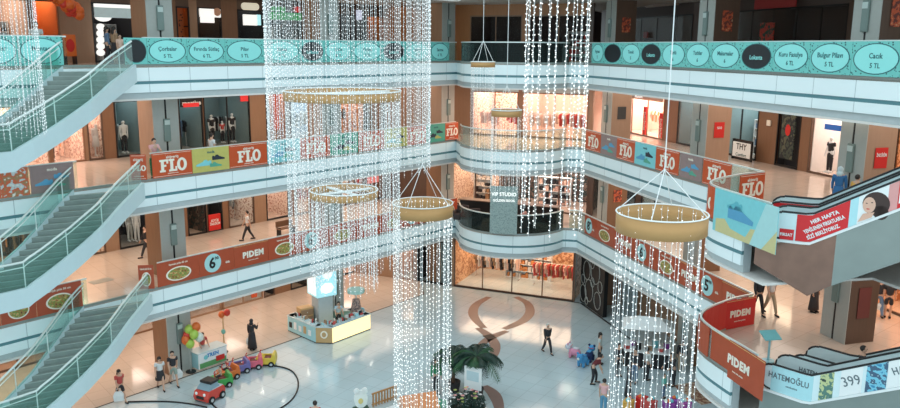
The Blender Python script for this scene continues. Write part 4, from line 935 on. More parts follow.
def human_parts(pose,bottom,sleeve):
    key=(pose,bottom,sleeve)
    if key in HC: return HC[key]
    p=dict(lt=0,lk=0,rt=0,rk=0,la=.05,le=.15,ra=.05,re=.15,lean=0); p.update(POSES[pose])
    J={}
    J['pel']=Vector((0,0,.96))
    for s,sx,a,k in (('l',.09,p['lt'],p['lk']),('r',-.09,p['rt'],p['rk'])):
        h=Vector((sx,0,.91)); kn=h+Vector((sx*.15,-sin(a),-cos(a)))*.43; an=kn+Vector((0,-sin(a-k),-cos(a-k)))*.41
        J[s+'hip']=h; J[s+'kn']=kn; J[s+'calf']=kn.lerp(an,.35); J[s+'an']=an; J[s+'to']=an+Vector((0,-.17,-.045)); J[s+'he']=an+Vector((0,.05,-.045))
    ln=p['lean']; rx=Matrix.Rotation(ln,3,'X')
    U=lambda v: J['pel']+rx@(Vector(v)-J['pel'])
    J['wa']=U((0,0,1.09)); J['ch']=U((0,0,1.28)); J['cb']=U((0,0,1.41)); J['ne']=U((0,.0,1.49)); 
    hd=lambda v: J['ne']+Matrix.Rotation(ln*.4,3,'X')@Vector(v)
    J['h0']=hd((0,-.01,.06)); J['h1']=hd((0,-.015,.125)); J['h2']=hd((0,-.005,.195)); J['nose']=hd((0,-.115,.115)); J['el']=hd((.092,0,.12)); J['er']=hd((-.092,0,.12)); J['chin']=hd((0,-.06,.045))
    for s,sx,a,e in (('l',1,p['la'],p['le']),('r',-1,p['ra'],p['re'])):
        sh=U((sx*.185,0,1.40)); d1=rx@Vector((sx*.14,-sin(a),-cos(a))).normalized(); el=sh+d1*.28; d2=rx@Vector((sx*.02-sx*.1*min(1,e),-sin(a+e),-cos(a+e))).normalized(); wr=el+d2*.25; pa=wr+d2*.07
        J[s+'sh']=sh; J[s+'el']=el; J[s+'wr']=wr; J[s+'pa']=pa; J[s+'d']=d2
    zmin=min(J['lan'].z,J['ran'].z)-.085
    if pose=='sit': zmin=J['lan'].z-.085
    J={k:(v-Vector((0,0,zmin)) if not k.endswith('d') or len(k)>2 else v) for k,v in J.items()}
    V=[];E=[]
    def v(c,r): V.append((c,r)); return len(V)-1
    def ch(i,items):
        for c,r in items: j=v(c,r); E.append((i,j)); i=j
        return i
    pel=v(J['pel'],(.15,.11)); 
    up=ch(pel,[(J['wa'],(.135,.10)),(J['ch'],(.155,.11)),(J['cb'],(.12,.085))])
    nk=ch(up,[(J['ne'],.052),(J['h0'],(.062,.075)),(J['h1'],(.078,.095)),(J['h2'],(.06,.075))]); h1=nk-1
    for q,r in (('nose',.016),('el',.018),('er',.018)): ch(h1,[(J[q],r)])
    for s in 'lr':
        k=ch(up,[(J[s+'sh'],.062),(J[s+'el'],.044),(J[s+'wr'],.030),(J[s+'pa'],(.036,.02))])
        d=J[s+'d']; side=Vector((1,0,0)) if abs(d.x)<.9 else Vector((0,1,0)); side=(side-d*side.dot(d)).normalized(); fwd=d.cross(side)
        if s=='r': side=-side
        for q,(o,l) in enumerate(((-.026,.055),(-.009,.066),(.009,.062),(.025,.048))):
            b=J[s+'pa']+fwd*o+d*.025; ch(k,[(b,.009),(b+d*l*.5,.0085),(b+d*l-side*.018,.007)])
        ch(k,[(J[s+'pa']-fwd*.045-d*.01,.010),(J[s+'pa']-fwd*.055+d*.03-side*.01,.008)])
        lg=ch(pel,[(J[s+'hip'],.088),(J[s+'kn'],.055),(J[s+'calf'],.055),(J[s+'an'],.036)]); ch(lg,[(J[s+'to'],.03)])
    body=skin('body',V,E)
    res={'body':body}
    # shirt
    V.clear();E.clear()
    a=v(J['pel']+(J['wa']-J['pel'])*-.1,(.165,.125)); b=ch(a,[(J['wa'],(.152,.118)),(J['ch'],(.172,.128)),(J['cb'],(.135,.10)),(J['cb'].lerp(J['ne'],.45),(.07,.065))])
    cb=b-1
    for s in 'lr': 
        it=[(J[s+'sh'],.076)]
        it+= [(J[s+'sh'].lerp(J[s+'el'],.62),.062)] if sleeve=='short' else [(J[s+'el'],.058),(J[s+'el'].lerp(J[s+'wr'],.92),.044)]
        ch(cb,it)
    res['shirt']=skin('shirt',V,E)
    V.clear();E.clear()
    a=v(J['pel']+Vector((0,0,.06)),(.150,.115)); b=ch(a,[(J['pel']-Vector((0,0,.04)),(.165,.122))])
    if bottom in('trousers','shorts'):
        for s in 'lr':
            it=[(J[s+'hip'],.105)]+([(J[s+'kn'],.078),(J[s+'calf'],.072),(J[s+'an'],.058)] if bottom=='trousers' else [(J[s+'hip'].lerp(J[s+'kn'],.85),.088)])
            ch(b,it)
        res['trousers']=skin('trousers',V,E)
    else:
        mb=MB(); P=J['pel']; zl=.12 if bottom=='robe' else .50
        mb.lathe([(.155,P.z+.08),(.19,P.z-.10),(.22,(P.z+zl)/2),(.27 if bottom=='robe' else .24,zl),(.255 if bottom=='robe' else .225,zl),(.10,P.z-.15)],0,P.y,14,.75)
        res['robe' if bottom=='robe' else 'skirt']=mesh_of('skirt',mb,None,True)
    mb=MB(); C=J['h1']+Vector((0,.018,.03)); mb.ball(C,.108,12,8,(.92,1.0,1.0)); 
    for i,q in enumerate(mb.v):
        if q[1]<C.y-.045 and q[2]<C.z+.045: mb.v[i]=(q[0]*.9,C.y-.045,q[2])
    res['hair']=mesh_of('hair',mb,None,True)
    mb2=MB(); mb2.ball(C,.110,12,8,(.95,1.0,1.05)); mb2.ball(J['ne']+Vector((0,.03,.0)),.11,10,6,(1.1,1.0,1.0)); 
    res['scarf']=mesh_of('headscarf',mb2,None,True)
    mb3=MB(); mb3.ball(C,.108,12,8,(.92,1.0,1.0)); mb3.ball(C+Vector((0,.06,-.14)),.095,10,8,(1.0,.55,1.7)); res['longhair']=mesh_of('long_hair',mb3,None,True)
    f=MB()
    for sx in (.034,-.034): f.ball(J['h1']+Vector((sx,-.092,.012)),.011,6,4)
    f.ball(J['h1']+Vector((0,-.088,-.055)),.016,6,4,(1.4,.5,.4)); res['eyes']=mesh_of('eyes_and_mouth',f,None)
    s=MB()
    for q in 'lr': s.tube([J[q+'he']+Vector((0,.02,-.0)),J[q+'an'].lerp(J[q+'to'],.45)+Vector((0,0,-.02)),J[q+'to']+Vector((0,-.03,-.01))],[.042,.046,.036],8)
    res['shoes']=mesh_of('shoes',s,None,True)
    for me in res.values():
        if not me.materials: me.materials.append(M_skin)
    res['J']=J; HC[key]=res; return res
def person(loc,yaw,label,pose,top,bot,bottom='trousers',sleeve='short',hair='hair',haircol=None,shoe=None,h=1.72,skinm=None,name='person',cat='person',z0=0):
    o=thing(name,label,cat,loc,yaw); k=h/1.74; o.scale=(k,k,k); P=human_parts(pose,bottom,sleeve)
    obj('body',P['body'],skinm or M_skin,o); obj('shirt',P['shirt'],top,o)
    bk='trousers' if bottom in('trousers','shorts') else bottom
    obj({'trousers':'trousers' if bottom=='trousers' else 'shorts'}.get(bk,bk),P[bk],bot,o)
    if hair: obj({'hair':'hair','scarf':'headscarf','longhair':'hair'}[hair],P[hair],haircol or M_hair,o)
    if cat=='person': obj('face_features',P['eyes'],M_black,o)
    obj('shoes',P['shoes'],shoe or M_black,o)
    return o
def bag(loc,label,m,w=.34,h=.38,rot=0):
    o=thing('shopping_bag',label,'bag',loc,rot)
    obj('bag_body',MB().hull([(-w/2,-.07,0),(w/2,-.07,0),(w/2,.07,0),(-w/2,.07,0),(-w/2*1.1,-.1,h*.6),(w/2*1.1,-.1,h*.6),(w/2*1.1,.1,h*.6),(-w/2*1.1,.1,h*.6),(-w*.36,-.03,h),(w*.36,-.03,h),(w*.36,.03,h),(-w*.36,.03,h)]),m,o)
    for y in (-.03,.03): obj('handle',MB().tube([(-.08,y,h-.02),(-.06,y,h+.13),(.06,y,h+.13),(.08,y,h-.02)],.008,5),m,o)
    return o
c_blk=GAR[2]; c_wht=mat('white_shirt',(.74,.75,.75),.8); c_pink=mat('pink_shirt',(.75,.42,.42),.8); c_navy=GAR[4]; c_red=GAR[1]; c_khaki=mat('khaki_trousers',(.50,.38,.26),.8); c_jean=mat('blue_jeans',(.10,.28,.42),.8)
c_shorts=mat('grey_green_shorts',(.30,.38,.33),.8); c_blue=mat('blue_robe',(.03,.14,.33),.8); c_scarf=mat('pale_blue_scarf',(.55,.68,.72),.8); c_yel=mat('ochre_shirt',(.70,.38,.08),.8); c_grey=GAR[7]; c_mar=mat('maroon_shirt',(.14,.02,.025),.8); c_green=mat('green_coat',(.02,.22,.09),.8); c_tealt=mat('teal_top',(.15,.55,.45),.8); M_bagw=mat('white_bag',(.75,.78,.78),.6)
def hand(o,s,pose,bottom,sleeve,dz=0):
    J=HC[(pose,bottom,sleeve)]['J']; q=o.matrix_basis@J[s+'pa']; return Vector((q.x,q.y,q.z+dz))
# ground floor
p=person(W(252.5,350),2.9,'person in a long black robe, one hand at the head, right of the balloon post','phone',c_blk,c_blk,'robe','long','scarf',c_blk,h=1.72); q=hand(p,'l','phone','robe','long',-.55); bag((q.x,q.y,max(.02,q.z)),'white shopping bag hanging from the hand of the person in the black robe',M_bagw,.3,.36,.6)
p=person(W(161,389),.5,'person in a white top and black skirt walking beside a man in black','walk',c_wht,c_blk,'skirt','short','longhair',h=1.66)
p=person(W(174,385),.6,'person in a black shirt and grey green shorts carrying a white bag','walk',c_blk,c_shorts,'shorts','short','hair',h=1.76); q=hand(p,'l','walk','shorts','short',-.56); bag((q.x,q.y,q.z),'white shopping bag held by the person in grey green shorts',M_bagw,.42,.44,.8)
p=person(W(121,402),.9,'person with dark hair in a red and white top, alone below the lowest staircase','walk',c_red,c_blk,'shorts','short','longhair',h=1.62); q=hand(p,'r','walk','shorts','short',-.55); bag((q.x,q.y,q.z),'white shopping bag held by the person in the red top below the staircase',M_bagw,.4,.44,.3)
person(W(547,353),.4,'person in black walking alone across the open ground floor','walk',c_blk,c_blk,'trousers','long','hair',c_grey,h=1.7)
person(W(436,394),.3,'person in a green coat behind the strands of the middle gold ring','stand',c_green,c_blk,'trousers','long','hair',h=1.72)
person(W(316,440),pi,'person with dark hair at the bottom edge, left of the play area','stand',c_red,c_blk,'trousers','short','hair',h=1.72)
person(W(599,364),1.2,'person with dark hair in a pale top beside the plush rides','stand',mat('pale_top',(.55,.60,.58),.8),c_blk,'trousers','short','longhair',h=1.7)
person(W(592,384),1.5,'person in a maroon shirt bending towards the plush rides','bend',c_mar,c_blk,'trousers','short','hair',h=1.7)
person(W(603,414),2.6,'person in a pink shirt and blue jeans left of the large gold ring strands','stand',c_pink,c_jean,'trousers','short','hair',h=1.66)
for i,(x,y,tp,bt,yw,ht,lb,ps,btm) in enumerate(((618,376,c_blk,c_blk,.3,1.7,'person in black, leftmost behind the strands of the large gold ring','stand','trousers'),(634,383,c_blk,c_navy,-.5,1.75,'person in black and navy behind the strands left of the market stall','phone','trousers'),
  (646,380,c_grey,c_blk,2.0,1.68,'person in a grey top in front of the market stall','stand','trousers'),(663,398,c_tealt,c_navy,.8,1.2,'child in a teal top before the market stall','stand','trousers'),(672,386,c_blk,c_blk,-1.0,1.72,'person in black at the right side of the market stall','reach','trousers'),(681,372,c_blk,c_khaki,3.0,1.74,'person in khaki trousers behind the right strands of the large gold ring','stand','trousers'),
  (628,398,c_blk,c_blk,1.4,1.65,'person in a black robe behind the left strands near the toy crates','stand','robe'))):
    person(W(x,y),yw,lb,ps,tp,bt,btm,'long','scarf' if btm=='robe' else 'hair',c_blk if btm=='robe' else None,h=ht)
# galleries
person(W(248,240,5),-1.2,'person in a white shirt and dark trousers walking along the lowest gallery','walk',c_wht,c_blk,'trousers','short','hair',h=1.76)
person(W(147,257,5),-.9,'person in black walking behind the head of the lowest staircase','walk',c_blk,c_blk,'trousers','long','hair',h=1.72)
person(LW.p(LW.a_at(149.5,11,.9),.6,10),.9,'person in a pink shirt leaning at the railing beside the middle staircase','reach',c_pink,c_green,'trousers','short','hair',h=1.82)
person(LW.p(LW.a_at(212,11,.55),.55,10),2.4,'person in a white shirt at the railing above the yellow shoe banner','stand',c_wht,c_blk,'trousers','short','hair',h=1.8)
person(LW.p(LW.a_at(37,16,2.5),2.5,15),.4,'person in a grey shirt behind the leftmost teal banner of the top gallery','stand',c_grey,c_blk,'trousers','short','hair',h=1.8)
person(W(107,62,15.0) if False else LW.p(LW.a_at(107,16,2.2),2.2,15),2.2,'person in a dark blue coat at the head of the top staircase','stand',c_navy,c_blk,'trousers','long','longhair',h=1.68)
person(LW.p(LW.a_at(114.5,16,1.7),1.7,15),2.5,'person in a brown top right of the one in dark blue, top staircase','stand',GAR[6],c_blk,'skirt','long','longhair',h=1.66)
person(LW.p(LW.a_at(120,16,1.4),1.4,15),1.0,'child in a peach top at the head of the top staircase','stand',GAR[5],c_blk,'trousers','short','hair',h=1.35)
person(W(836,214,10),2.5,'person in a blue robe and headscarf by the right column, middle gallery','stand',c_blue,c_blue,'robe','long','scarf',c_scarf,h=1.74)
person(W(853,220,10),2.0,'child in an ochre shirt beside the blue robed woman','phone',c_yel,GAR[8],'trousers','short','hair',h=1.62)
person(W(757,314,5),.1,'person in black beside the person in a white shirt on the lowest gallery','walk',c_blk,c_blk,'trousers','long','hair',h=1.74)
person(W(769.5,314,5),.2,'person in a white shirt and khaki trousers on the lowest gallery under the escalator','walk',c_wht,c_khaki,'trousers','short','hair',h=1.76)
person(W(813,312,5),.6,'person in a black robe partly hidden under the escalator','stand',c_blk,c_blk,'robe','long','scarf',c_blk,h=1.7)
person(W(877,316,5),2.9,'person in dark clothes at the right edge of the lowest gallery, left of a couple','walk',c_blk,c_navy,'trousers','short','hair',h=1.74)
p=person(W(887,318,5),2.7,'person in black shorts carrying a white bag at the right edge of the lowest gallery','carry',c_blk,c_blk,'shorts','short','longhair',h=1.68); q=hand(p,'l','carry','shorts','short',-.5); bag((q.x,q.y,q.z),'white bag carried by the person in black shorts at the right edge',M_bagw,.3,.34,.2)
person(W(858,396,5),1.0,'person with dark hair whose head shows above the white escalator panel','stand',c_blk,c_blk,'trousers','short','hair',h=1.7)
# shop window dummies
M_dum=mat('white_dummy',(.78,.80,.80),.5,var=.02)
def dummy(w,F,px,t,label,top,bot,h=1.8,bottom='trousers'):
    return person(w.p(w.a_at(px,F+1.2,t),t,F+.12),w.rot-.0,label,'dummy',top,bot,bottom,'short',None,None,M_dum,h,M_dum,'mannequin','mannequin')
dummy(LW,5,136,8.7,'white mannequin in white clothes in the dark shop window of the lowest gallery',c_wht,c_wht)
dummy(LW,5,129,9.0,'grey dressed mannequin left of the white one on the lowest gallery',c_grey,c_grey)
dummy(LW,10,123.5,8.7,'mannequin in a white top and black trousers in the dark clothing shop',c_wht,c_blk)
dummy(LW,10,211.5,8.7,'mannequin in black, left of three in the dark window above the yellow banner',c_blk,c_blk)
dummy(LW,10,222,8.9,'short mannequin in a red top, middle of three in the dark window',c_red,c_blk,1.35)
dummy(LW,10,232,8.7,'mannequin in a black coat, right of three in the dark window',c_blk,c_blk)
dummy(RW,10,831,7.6,'dark dressed mannequin in the bright shop under the small blue sign',c_blk,c_blk,1.75)
dummy(LW,10,96,8.6,'mannequin in a white dress in the narrow lit shop window',c_wht,c_wht,1.75,'skirt')
dummy(LW,10,50,8.5,'mannequin in black at the bright shop behind the middle staircase',c_blk,c_blk,1.75)
# ------------------------------------------------------------------ ground floor: kiosk
def gp(px,py,z=0): return W(px,py,z)
kA,kB,kC,kD=gp(288,331),gp(316,343.5),gp(332.5,344),gp(370.5,329.5)
kE=kD+(kA-kB)*.55; kF=kA+(kD-kC)*.45
ctr=(kA+kB+kC+kD+kE+kF)/6; ctr.z=0
K=thing('sales_kiosk','six-sided sales kiosk with a pale blue counter in the middle of the ground floor','kiosk',ctr)
loop=[P-ctr for P in (kA,kB,kC,kD,kE,kF)]
M_kblue=mat('pale_blue_laminate',(.36,.66,.72),.35,var=.04); M_ktop=mat('pale_counter_top',(.58,.70,.72),.25); M_lit=mat('lit_yellow_panel',(.9,.75,.40),.4,em=1.0,emcol=(1,.80,.42),var=.05); M_tan=mat('tan_panel',(.58,.37,.17),.45)
def face(P0,P1,mb,z0,z1,th,off=0):
    d=Vector((P1.x-P0.x,P1.y-P0.y,0)); L=d.length; d/=L; n=Vector((-d.y,d.x,0))
    a=P0+n*off; b=P1+n*off
    return mb.prism([(a.x,a.y),(b.x,b.y),(b.x+n.x*th,b.y+n.y*th),(a.x+n.x*th,a.y+n.y*th)],z0,z1), d, n, L
names=['counter_side']*6; fm=[M_kblue,M_tan,M_lit,M_kblue,M_kblue,M_kblue]
for i in range(6):
    P0,P1=loop[i],loop[(i+1)%6]
    mb,d,n,L=face(P0,P1,MB(),.06,.92,.06); s=obj('counter_panel',mb,fm[i],K)
    mb,_,_,_=face(P0,P1,MB(),0,.07,.05,.03); obj('plinth',mb,M_black,K)
    mb,_,_,_=face(P0,P1,MB(),.92,.96,.55,-.04); obj('counter_top',mb,M_ktop,K)
    if i in (0,1):
        f=bpy.data.objects.new('print',None)
        R=random.Random(9+i); rot=atan2(d.y,d.x)
        if i==0:
            for k in range(5):
                pm=MB().bbox(.18+k*(L-.4)/5,.18+k*(L-.4)/5+.26,-.03,-.005,.30,.62+.1*(k%2),.01); obj('picture',pm,[M_black,M_paper,M_paper,M_tan,M_paper][k],s,loc=P0,rotz=rot)
        else: obj('picture',MB().disc(L/2,.52,.2,.22,-.02,-.005),M_cream,s,loc=P0,rotz=rot); obj('picture',MB().disc(L/2,.52,.12,.14,-.03,-.02),M_tan,s,loc=P0,rotz=rot)
# tower in the kiosk
tP=LW.p(LW.a_at(322,2.2,.95),.95); tF=DY(322,298,tP.y-.75); zt0=tF.z
tw=thing('lit_tower','pale blue lit tower with white pictures rising from the kiosk','tower',tP,radians(36))
obj('pillar',MB().bbox(-.45,.45,-.45,.45,0,zt0,.02),mat('grey_blue_pillar',(.45,.52,.55),.4),tw)
M_twl=mat('lit_pale_blue_panel',(.40,.75,.82),.4,em=.55,var=.03)
obj('light_box',MB().bbox(-.62,.62,-.62,.62,zt0,3.5,.02),M_twl,tw)
obj('picture',MB().bbox(-.63,-.621,-.5,.5,zt0+.12,3.35,.002),M_signw,tw)
mb=MB(); mb.disc(.05,zt0+1.45,.32,.42,-.65,-.621); mb.disc(.0,zt0+.5,.42,.32,-.65,-.621,7); obj('picture',mb,M_signw,tw)
# goods on the kiosk
R=random.Random(21)
def on_edge(i,t,inn): 
    P0,P1=loop[i],loop[(i+1)%6]; d=(P1-P0).normalized(); n=Vector((-d.y,d.x,0)); return ctr+P0.lerp(P1,t)+n*inn
cols=['black','brown','grey','aqua','red','cream']; cm=[GAR[2],GAR[6],GAR[7],M_kblue,GAR[1],GAR[0]]
spots=[(0,.25),(0,.5),(0,.8),(1,.5),(2,.08),(2,.2),(2,.32),(2,.44),(2,.56),(2,.68),(2,.8),(3,.3),(3,.6)]
where={0:'left side of the kiosk counter',1:'corner of the kiosk counter',2:'lit front of the kiosk counter',3:'right end of the kiosk counter'}
for k,(i,t) in enumerate(spots):
    q=on_edge(i,t,.25); m=k%6
    o=thing('display_case','small %s display on the %s, %s'%(cols[m],where[i],['first','second','third','fourth','fifth','sixth','seventh','eighth','ninth','tenth','eleventh','twelfth','last'][k]+' from the left'),'display',(q.x,q.y,.96),R.random()*3)
    obj('tray',MB().bbox(-.2,.2,-.15,.15,0,.06,.01),M_ktop,o)
    for j in range(4): obj('item',MB().bbox(-.17+.09*j,-.10+.09*j,-.11,.10,.06,.14+.16*R.random(),.012),cm[(m+j*2)%6],o)
q=gp(363.5,327); q=ctr+(q-ctr)*.8
o=thing('sunglasses_stand','tall tapered display stand under a round green sign at the right end of the kiosk','stand',(q.x,q.y,0))
obj('pole',MB().cyl(0,0,0,2.15,.03,8),M_rail,o); obj('base',MB().cyl(0,0,0,.05,.28,14),M_black,o); obj('rack',MB().cyl(0,0,.95,1.75,.34,8,.2),blotch_mat('sunglasses_rows',[(.05,.03,.03),(.45,.30,.25),(.10,.08,.08),(.55,.45,.42)],9),o)
obj('sign',MB().cyl(0,0,2.15,2.35,.5,16),mat('pale_green_sign',(.40,.62,.55),.5),o); 

q=ctr+(loop[5]+loop[0])/2*.72; o=thing('kiosk_cabinet','tan cabinet with drawers at the back left of the kiosk','cabinet',(q.x,q.y,0),.6)
obj('carcass',MB().bbox(-.4,.4,-.3,.3,0,1.35,.02),M_tan,o)
for j in range(3): d_=obj('drawer',MB().bbox(-.36,.36,-.325,-.301,.12+.4*j,.46+.4*j,.008),M_wood_l,o); obj('knob',MB().ball((0,-.34,.29+.4*j),.025,8,6),M_rail,d_)
person(ctr+Vector((.5,.7,0)),.3,'person in a pale blue top standing inside the kiosk','reach',mat('pale_blue_top',(.45,.60,.70),.8),c_blk,'trousers','short','hair',h=1.65)
# ------------------------------------------------------------------ toy booth with balloons
b0,b1=gp(199,371),gp(227,361); d=b1-b0; rot=atan2(d.y,d.x); L=d.length
o=thing('toy_booth','toy train ticket booth with a colourful picture front below the left gallery','booth',b0,rot)
obj('front_panel',MB().bbox(0,L,-.03,.03,.05,.85,.01),M_paper,o); obj('side_panel',MB().bbox(0,.05,.03,.8,.05,.85,.01),M_kblue,o); obj('side_panel',MB().bbox(L-.05,L,.03,.8,.05,.85,.01),M_kblue,o); obj('counter_top',MB().bbox(-.05,L+.05,-.06,.85,.85,.90,.01),M_ktop,o)
pic=obj('picture',MB().bbox(.05,L-.05,-.04,-.031,.08,.35,.003),mat('grass_print',(.12,.35,.12),.5),o); obj('picture',MB().bbox(L*.6,L*.9,-.05,-.041,.22,.48,.02),M_red,o); obj('picture',MB().disc(L*.25,.6,.12,.12,-.045,-.031),M_sky,o)
lettering('TREN',.26,mat('blue_ink',(.02,.25,.6),.5,var=0),o,(L*.5,-.04,.65),.01)
def balloon(q,m,label,r=.17):
    o=thing('balloon',label,'balloon',q,0,'balloons by the toy booth'); obj('balloon_skin',MB().ball((0,0,0),r,14,9,(1,1,1.15)),m,o,True); obj('knot',MB().cyl(0,0,-r*1.25,-r*1.12,.03,8,.012),m,o); return o
bs=gp(191,372); o=thing('balloon_stand','slim grey pole stand carrying a cluster of balloons beside the grey column','stand',bs)
obj('base',MB().cyl(0,0,0,.05,.25,14),M_black,o); obj('pole',MB().cyl(0,0,.05,2.35,.022,8),M_colw,o)
cl=[((186,340),M_ball,'orange balloon at the left of the cluster by the grey column'),((189,329.5),M_ballg,'lime balloon at the upper left of the cluster'),((196,327),M_ball,'orange balloon at the top right of the cluster'),((194,334.5),M_ballg,'lime balloon in the middle of the cluster'),((187.5,335),M_ballr,'red balloon in the left middle of the cluster'),((199,337),M_ballw,'pale balloon at the right of the cluster'),((190,343.5),M_ballg,'lime balloon at the bottom of the cluster')]
for i,((x,y),m,lb) in enumerate(cl): balloon(DY(x,y,bs.y-.05+.12*(i%3-1)),m,lb,.22)
ps=gp(224.5,352); o=thing('balloon_post','thin post with two balloons on top, right of the balloon cluster','stand',ps)
obj('base',MB().cyl(0,0,0,.04,.2,12),M_black,o); obj('pole',MB().cyl(0,0,.04,2.2,.03,8),M_tan,o); obj('ribbon',MB().ball((0,-.03,1.15),.12,8,6,(1,.6,1.2)),M_tealt if False else mat('teal_ribbon',(.2,.5,.42),.6),o)
balloon(DY(221.5,314.5,ps.y),M_ball,'orange balloon on the left of the thin post'); balloon(DY(227,312.5,ps.y),M_ballr,'red balloon on the right of the thin post')
person(gp(201,364)+Vector((0,.35,0)),.6,'person in a red shirt behind the toy booth','reach',c_red,c_blk,'trousers','short','hair',h=1.6)
# ------------------------------------------------------------------ toy train
def track(px,label,closed,r=.035):
    c=[gp(x,y,0) for x,y in px]; 
    if closed: c=c+[c[0]]
    c=smooth_path(c,8); o=MB().tube([p+Vector((0,0,r)) for p in (c[:-1] if closed else c)],r,6,closed); return tag(obj('track_rail' if closed else 'floor_cable',o,M_black),label,'rail' if closed else 'cable')
track([(215,388),(233,371),(252,366),(275,366.5),(291,371),(298,381),(296,394),(285,406),(262,416),(232,416),(212,404)],'black loop rail on the floor that the toy train runs round',True)
track([(128,402.5),(150,402),(172,402.5),(190,404.5),(207,408)],'black cable curving over the floor left of the red engine',False)
M_tyre=mat('black_tyre',(.012,.012,.013),.6,var=0); M_hub=mat('grey_hub',(.5,.52,.52),.4)
def toy_car(px,py,yaw,col,label,L=1.0,eng=False):
    o=thing('toy_engine' if eng else 'toy_train_car',label,'toy train car',gp(px,py),yaw,None if eng else 'cars of the toy train')
    w=.34; k=1.25 if eng else 1.0; w*=k; L*=k
    side=[(-L/2,.12),(L/2,.12),(L/2+.03,.30),(L/2-.03,.46*k),(L*.22,.52*k),(L*.10,.36*k),(-L*.24,.36*k),(-L*.34,.66*k),(-L*.47,.64*k),(-L/2-.02,.35)]
    if eng: side=[(-L/2,.12),(L/2,.12),(L/2+.05,.32),(L/2-.06,.56),(L*.16,.62),(-L*.42,.62),(-L/2-.03,.40)]
    m=MB().xz(side,-w,w); body=obj('car_body',m,col,o)
    bv=body.modifiers.new('round','BEVEL'); bv.width=.05; bv.segments=2
    if not eng:
        obj('seat',MB().bbox(-L*.26,L*.10,-w+.06,w-.06,.30,.40,.03),M_mar if False else mat('dark_red_seat',(.18,.03,.03),.6),o)
        obj('side_wall',MB().bbox(-L*.3,L*.2,-w,-w+.05,.3,.47,.02),col,o); obj('side_wall',MB().bbox(-L*.3,L*.2,w-.05,w,.3,.47,.02),col,o)
        obj('horn_post',MB().tube([(L*.26,0,.5),(L*.30,0,.72),(L*.24,0,.8)],[.03,.022,.03],6),M_red,o)
    else:
        obj('windscreen',MB().hull([(-.30,-w+.05,.60),(.42,-w+.05,.60),(.42,w-.05,.60),(-.30,w-.05,.60),(-.20,-w+.12,.84),(.22,-w+.12,.84),(.22,w-.12,.84),(-.20,w-.12,.84)]),mat('grey_blue_glass',(.25,.36,.42),.15),o)
        obj('roof',MB().bbox(-.30,.26,-w+.08,w-.08,.84,.97,.04),M_black,o); obj('grille',MB().bbox(L/2+.0,L/2+.05,-.22,.22,.24,.38,.01),M_black,o); obj('stripe',MB().bbox(-L*.40,L*.2,-w+.02,w-.02,.60,.632,.01),mat('pale_grey_stripe',(.5,.55,.58),.4),o)
    for sx in (-L*.3,L*.3):
        for sy in (-w,w):
            wh=MB(); r=.14*k; y0,y1=(sy-.05,sy+.03) if sy<0 else (sy-.03,sy+.05)
            wh.xz([(sx+r*cos(2*pi*j/14),r+r*sin(2*pi*j/14)) for j in range(14)],y0,y1); q=obj('wheel',wh,M_tyre,o)
            yy=(y0-.012,y0) if sy<0 else (y1,y1+.012)
            obj('hub',MB().xz([(sx+r*.5*cos(2*pi*j/10),r+r*.5*sin(2*pi*j/10)) for j in range(10)],*yy),M_hub,q)
    for sy in (-w*.55,w*.55): obj('headlamp',MB().ball((L/2+.01,sy,.38*k),.06*k,10,6,(.6,1,1)),M_paper,o)
    return o
def rgb(n,c): return mat(n,c,.35,var=.03)
e=toy_car(210,399,radians(244),rgb('red_toy_paint',(.62,.06,.04)),'large red engine with a grey windscreen leading the toy train',.92,True)
tr=[(221,386,212,'green',(.06,.38,.08)),(228,378.5,222,'orange',(.72,.17,.03)),(239,372,212,'purple blue',(.17,.15,.38)),(252.5,367.5,195,'pink',(.75,.14,.20)),(266.5,364.5,183,'yellow',(.75,.55,.07))]
for i,(x,y,a,cn,c) in enumerate(tr): toy_car(x,y,radians(a),rgb(cn.replace(' ','_')+'_toy_paint',c),'%s toy train car, %s behind the red engine'%(cn,('first','second','third','fourth','last')[i]))
person(gp(221,386)+Vector((0,0,.26)),radians(312),'child with dark hair riding in the green toy train car','sit',c_khaki,c_blk,'trousers','short','hair',h=.95)
person(gp(228,378.5)+Vector((0,0,.26)),radians(312),'child in a red top riding in the orange toy train car','sit',c_red,c_blk,'trousers','short','hair',h=.95)
# ------------------------------------------------------------------ palms, sign board, flowers, play area
M_leaf=mat('dark_palm_leaf',(.012,.04,.028),.5,var=.3); M_leaf2=mat('green_leaf',(.02,.085,.03),.5,var=.3); M_trunk=mat('palm_trunk',(.12,.07,.04),.8,var=.3); M_pot=mat('dark_planter',(.04,.035,.035),.6)
def frond(L,droop,rs):
    mb=MB(); R=random.Random(rs); n=12; pts=[]
    for i in range(n+1):
        t=i/n; pts.append(Vector((L*t*(1-.18*droop*t),0,L*(.55*t-droop*.95*t*t))))
    mb.tube(pts,[.018*(1-.8*i/n)+.003 for i in range(n+1)],5)
    for i in range(1,n*2):
        t=i/(n*2); j=min(int(t*n),n-1); p=pts[j].lerp(pts[j+1],t*n-j); l=L*.34*sin(pi*(.12+.80*t)); dx=(pts[j+1]-pts[j]).normalized()
        for s in (1,-1):
            tip=p+dx*l*.55+Vector((0,s*l*.8,-l*(.35+.2*R.random()))); sd=dx*.022
            mb.add([p-sd,p+sd,p.lerp(tip,.5)+sd+Vector((0,0,.03)),tip,p.lerp(tip,.5)-sd+Vector((0,0,.02))],[(0,1,2,3,4)])
    return mb
FR=[mesh_of('frond',frond(1.25,d,i)) for i,d in enumerate((.75,1.0,1.2,.5))]
for me in FR: me.materials.append(M_leaf)
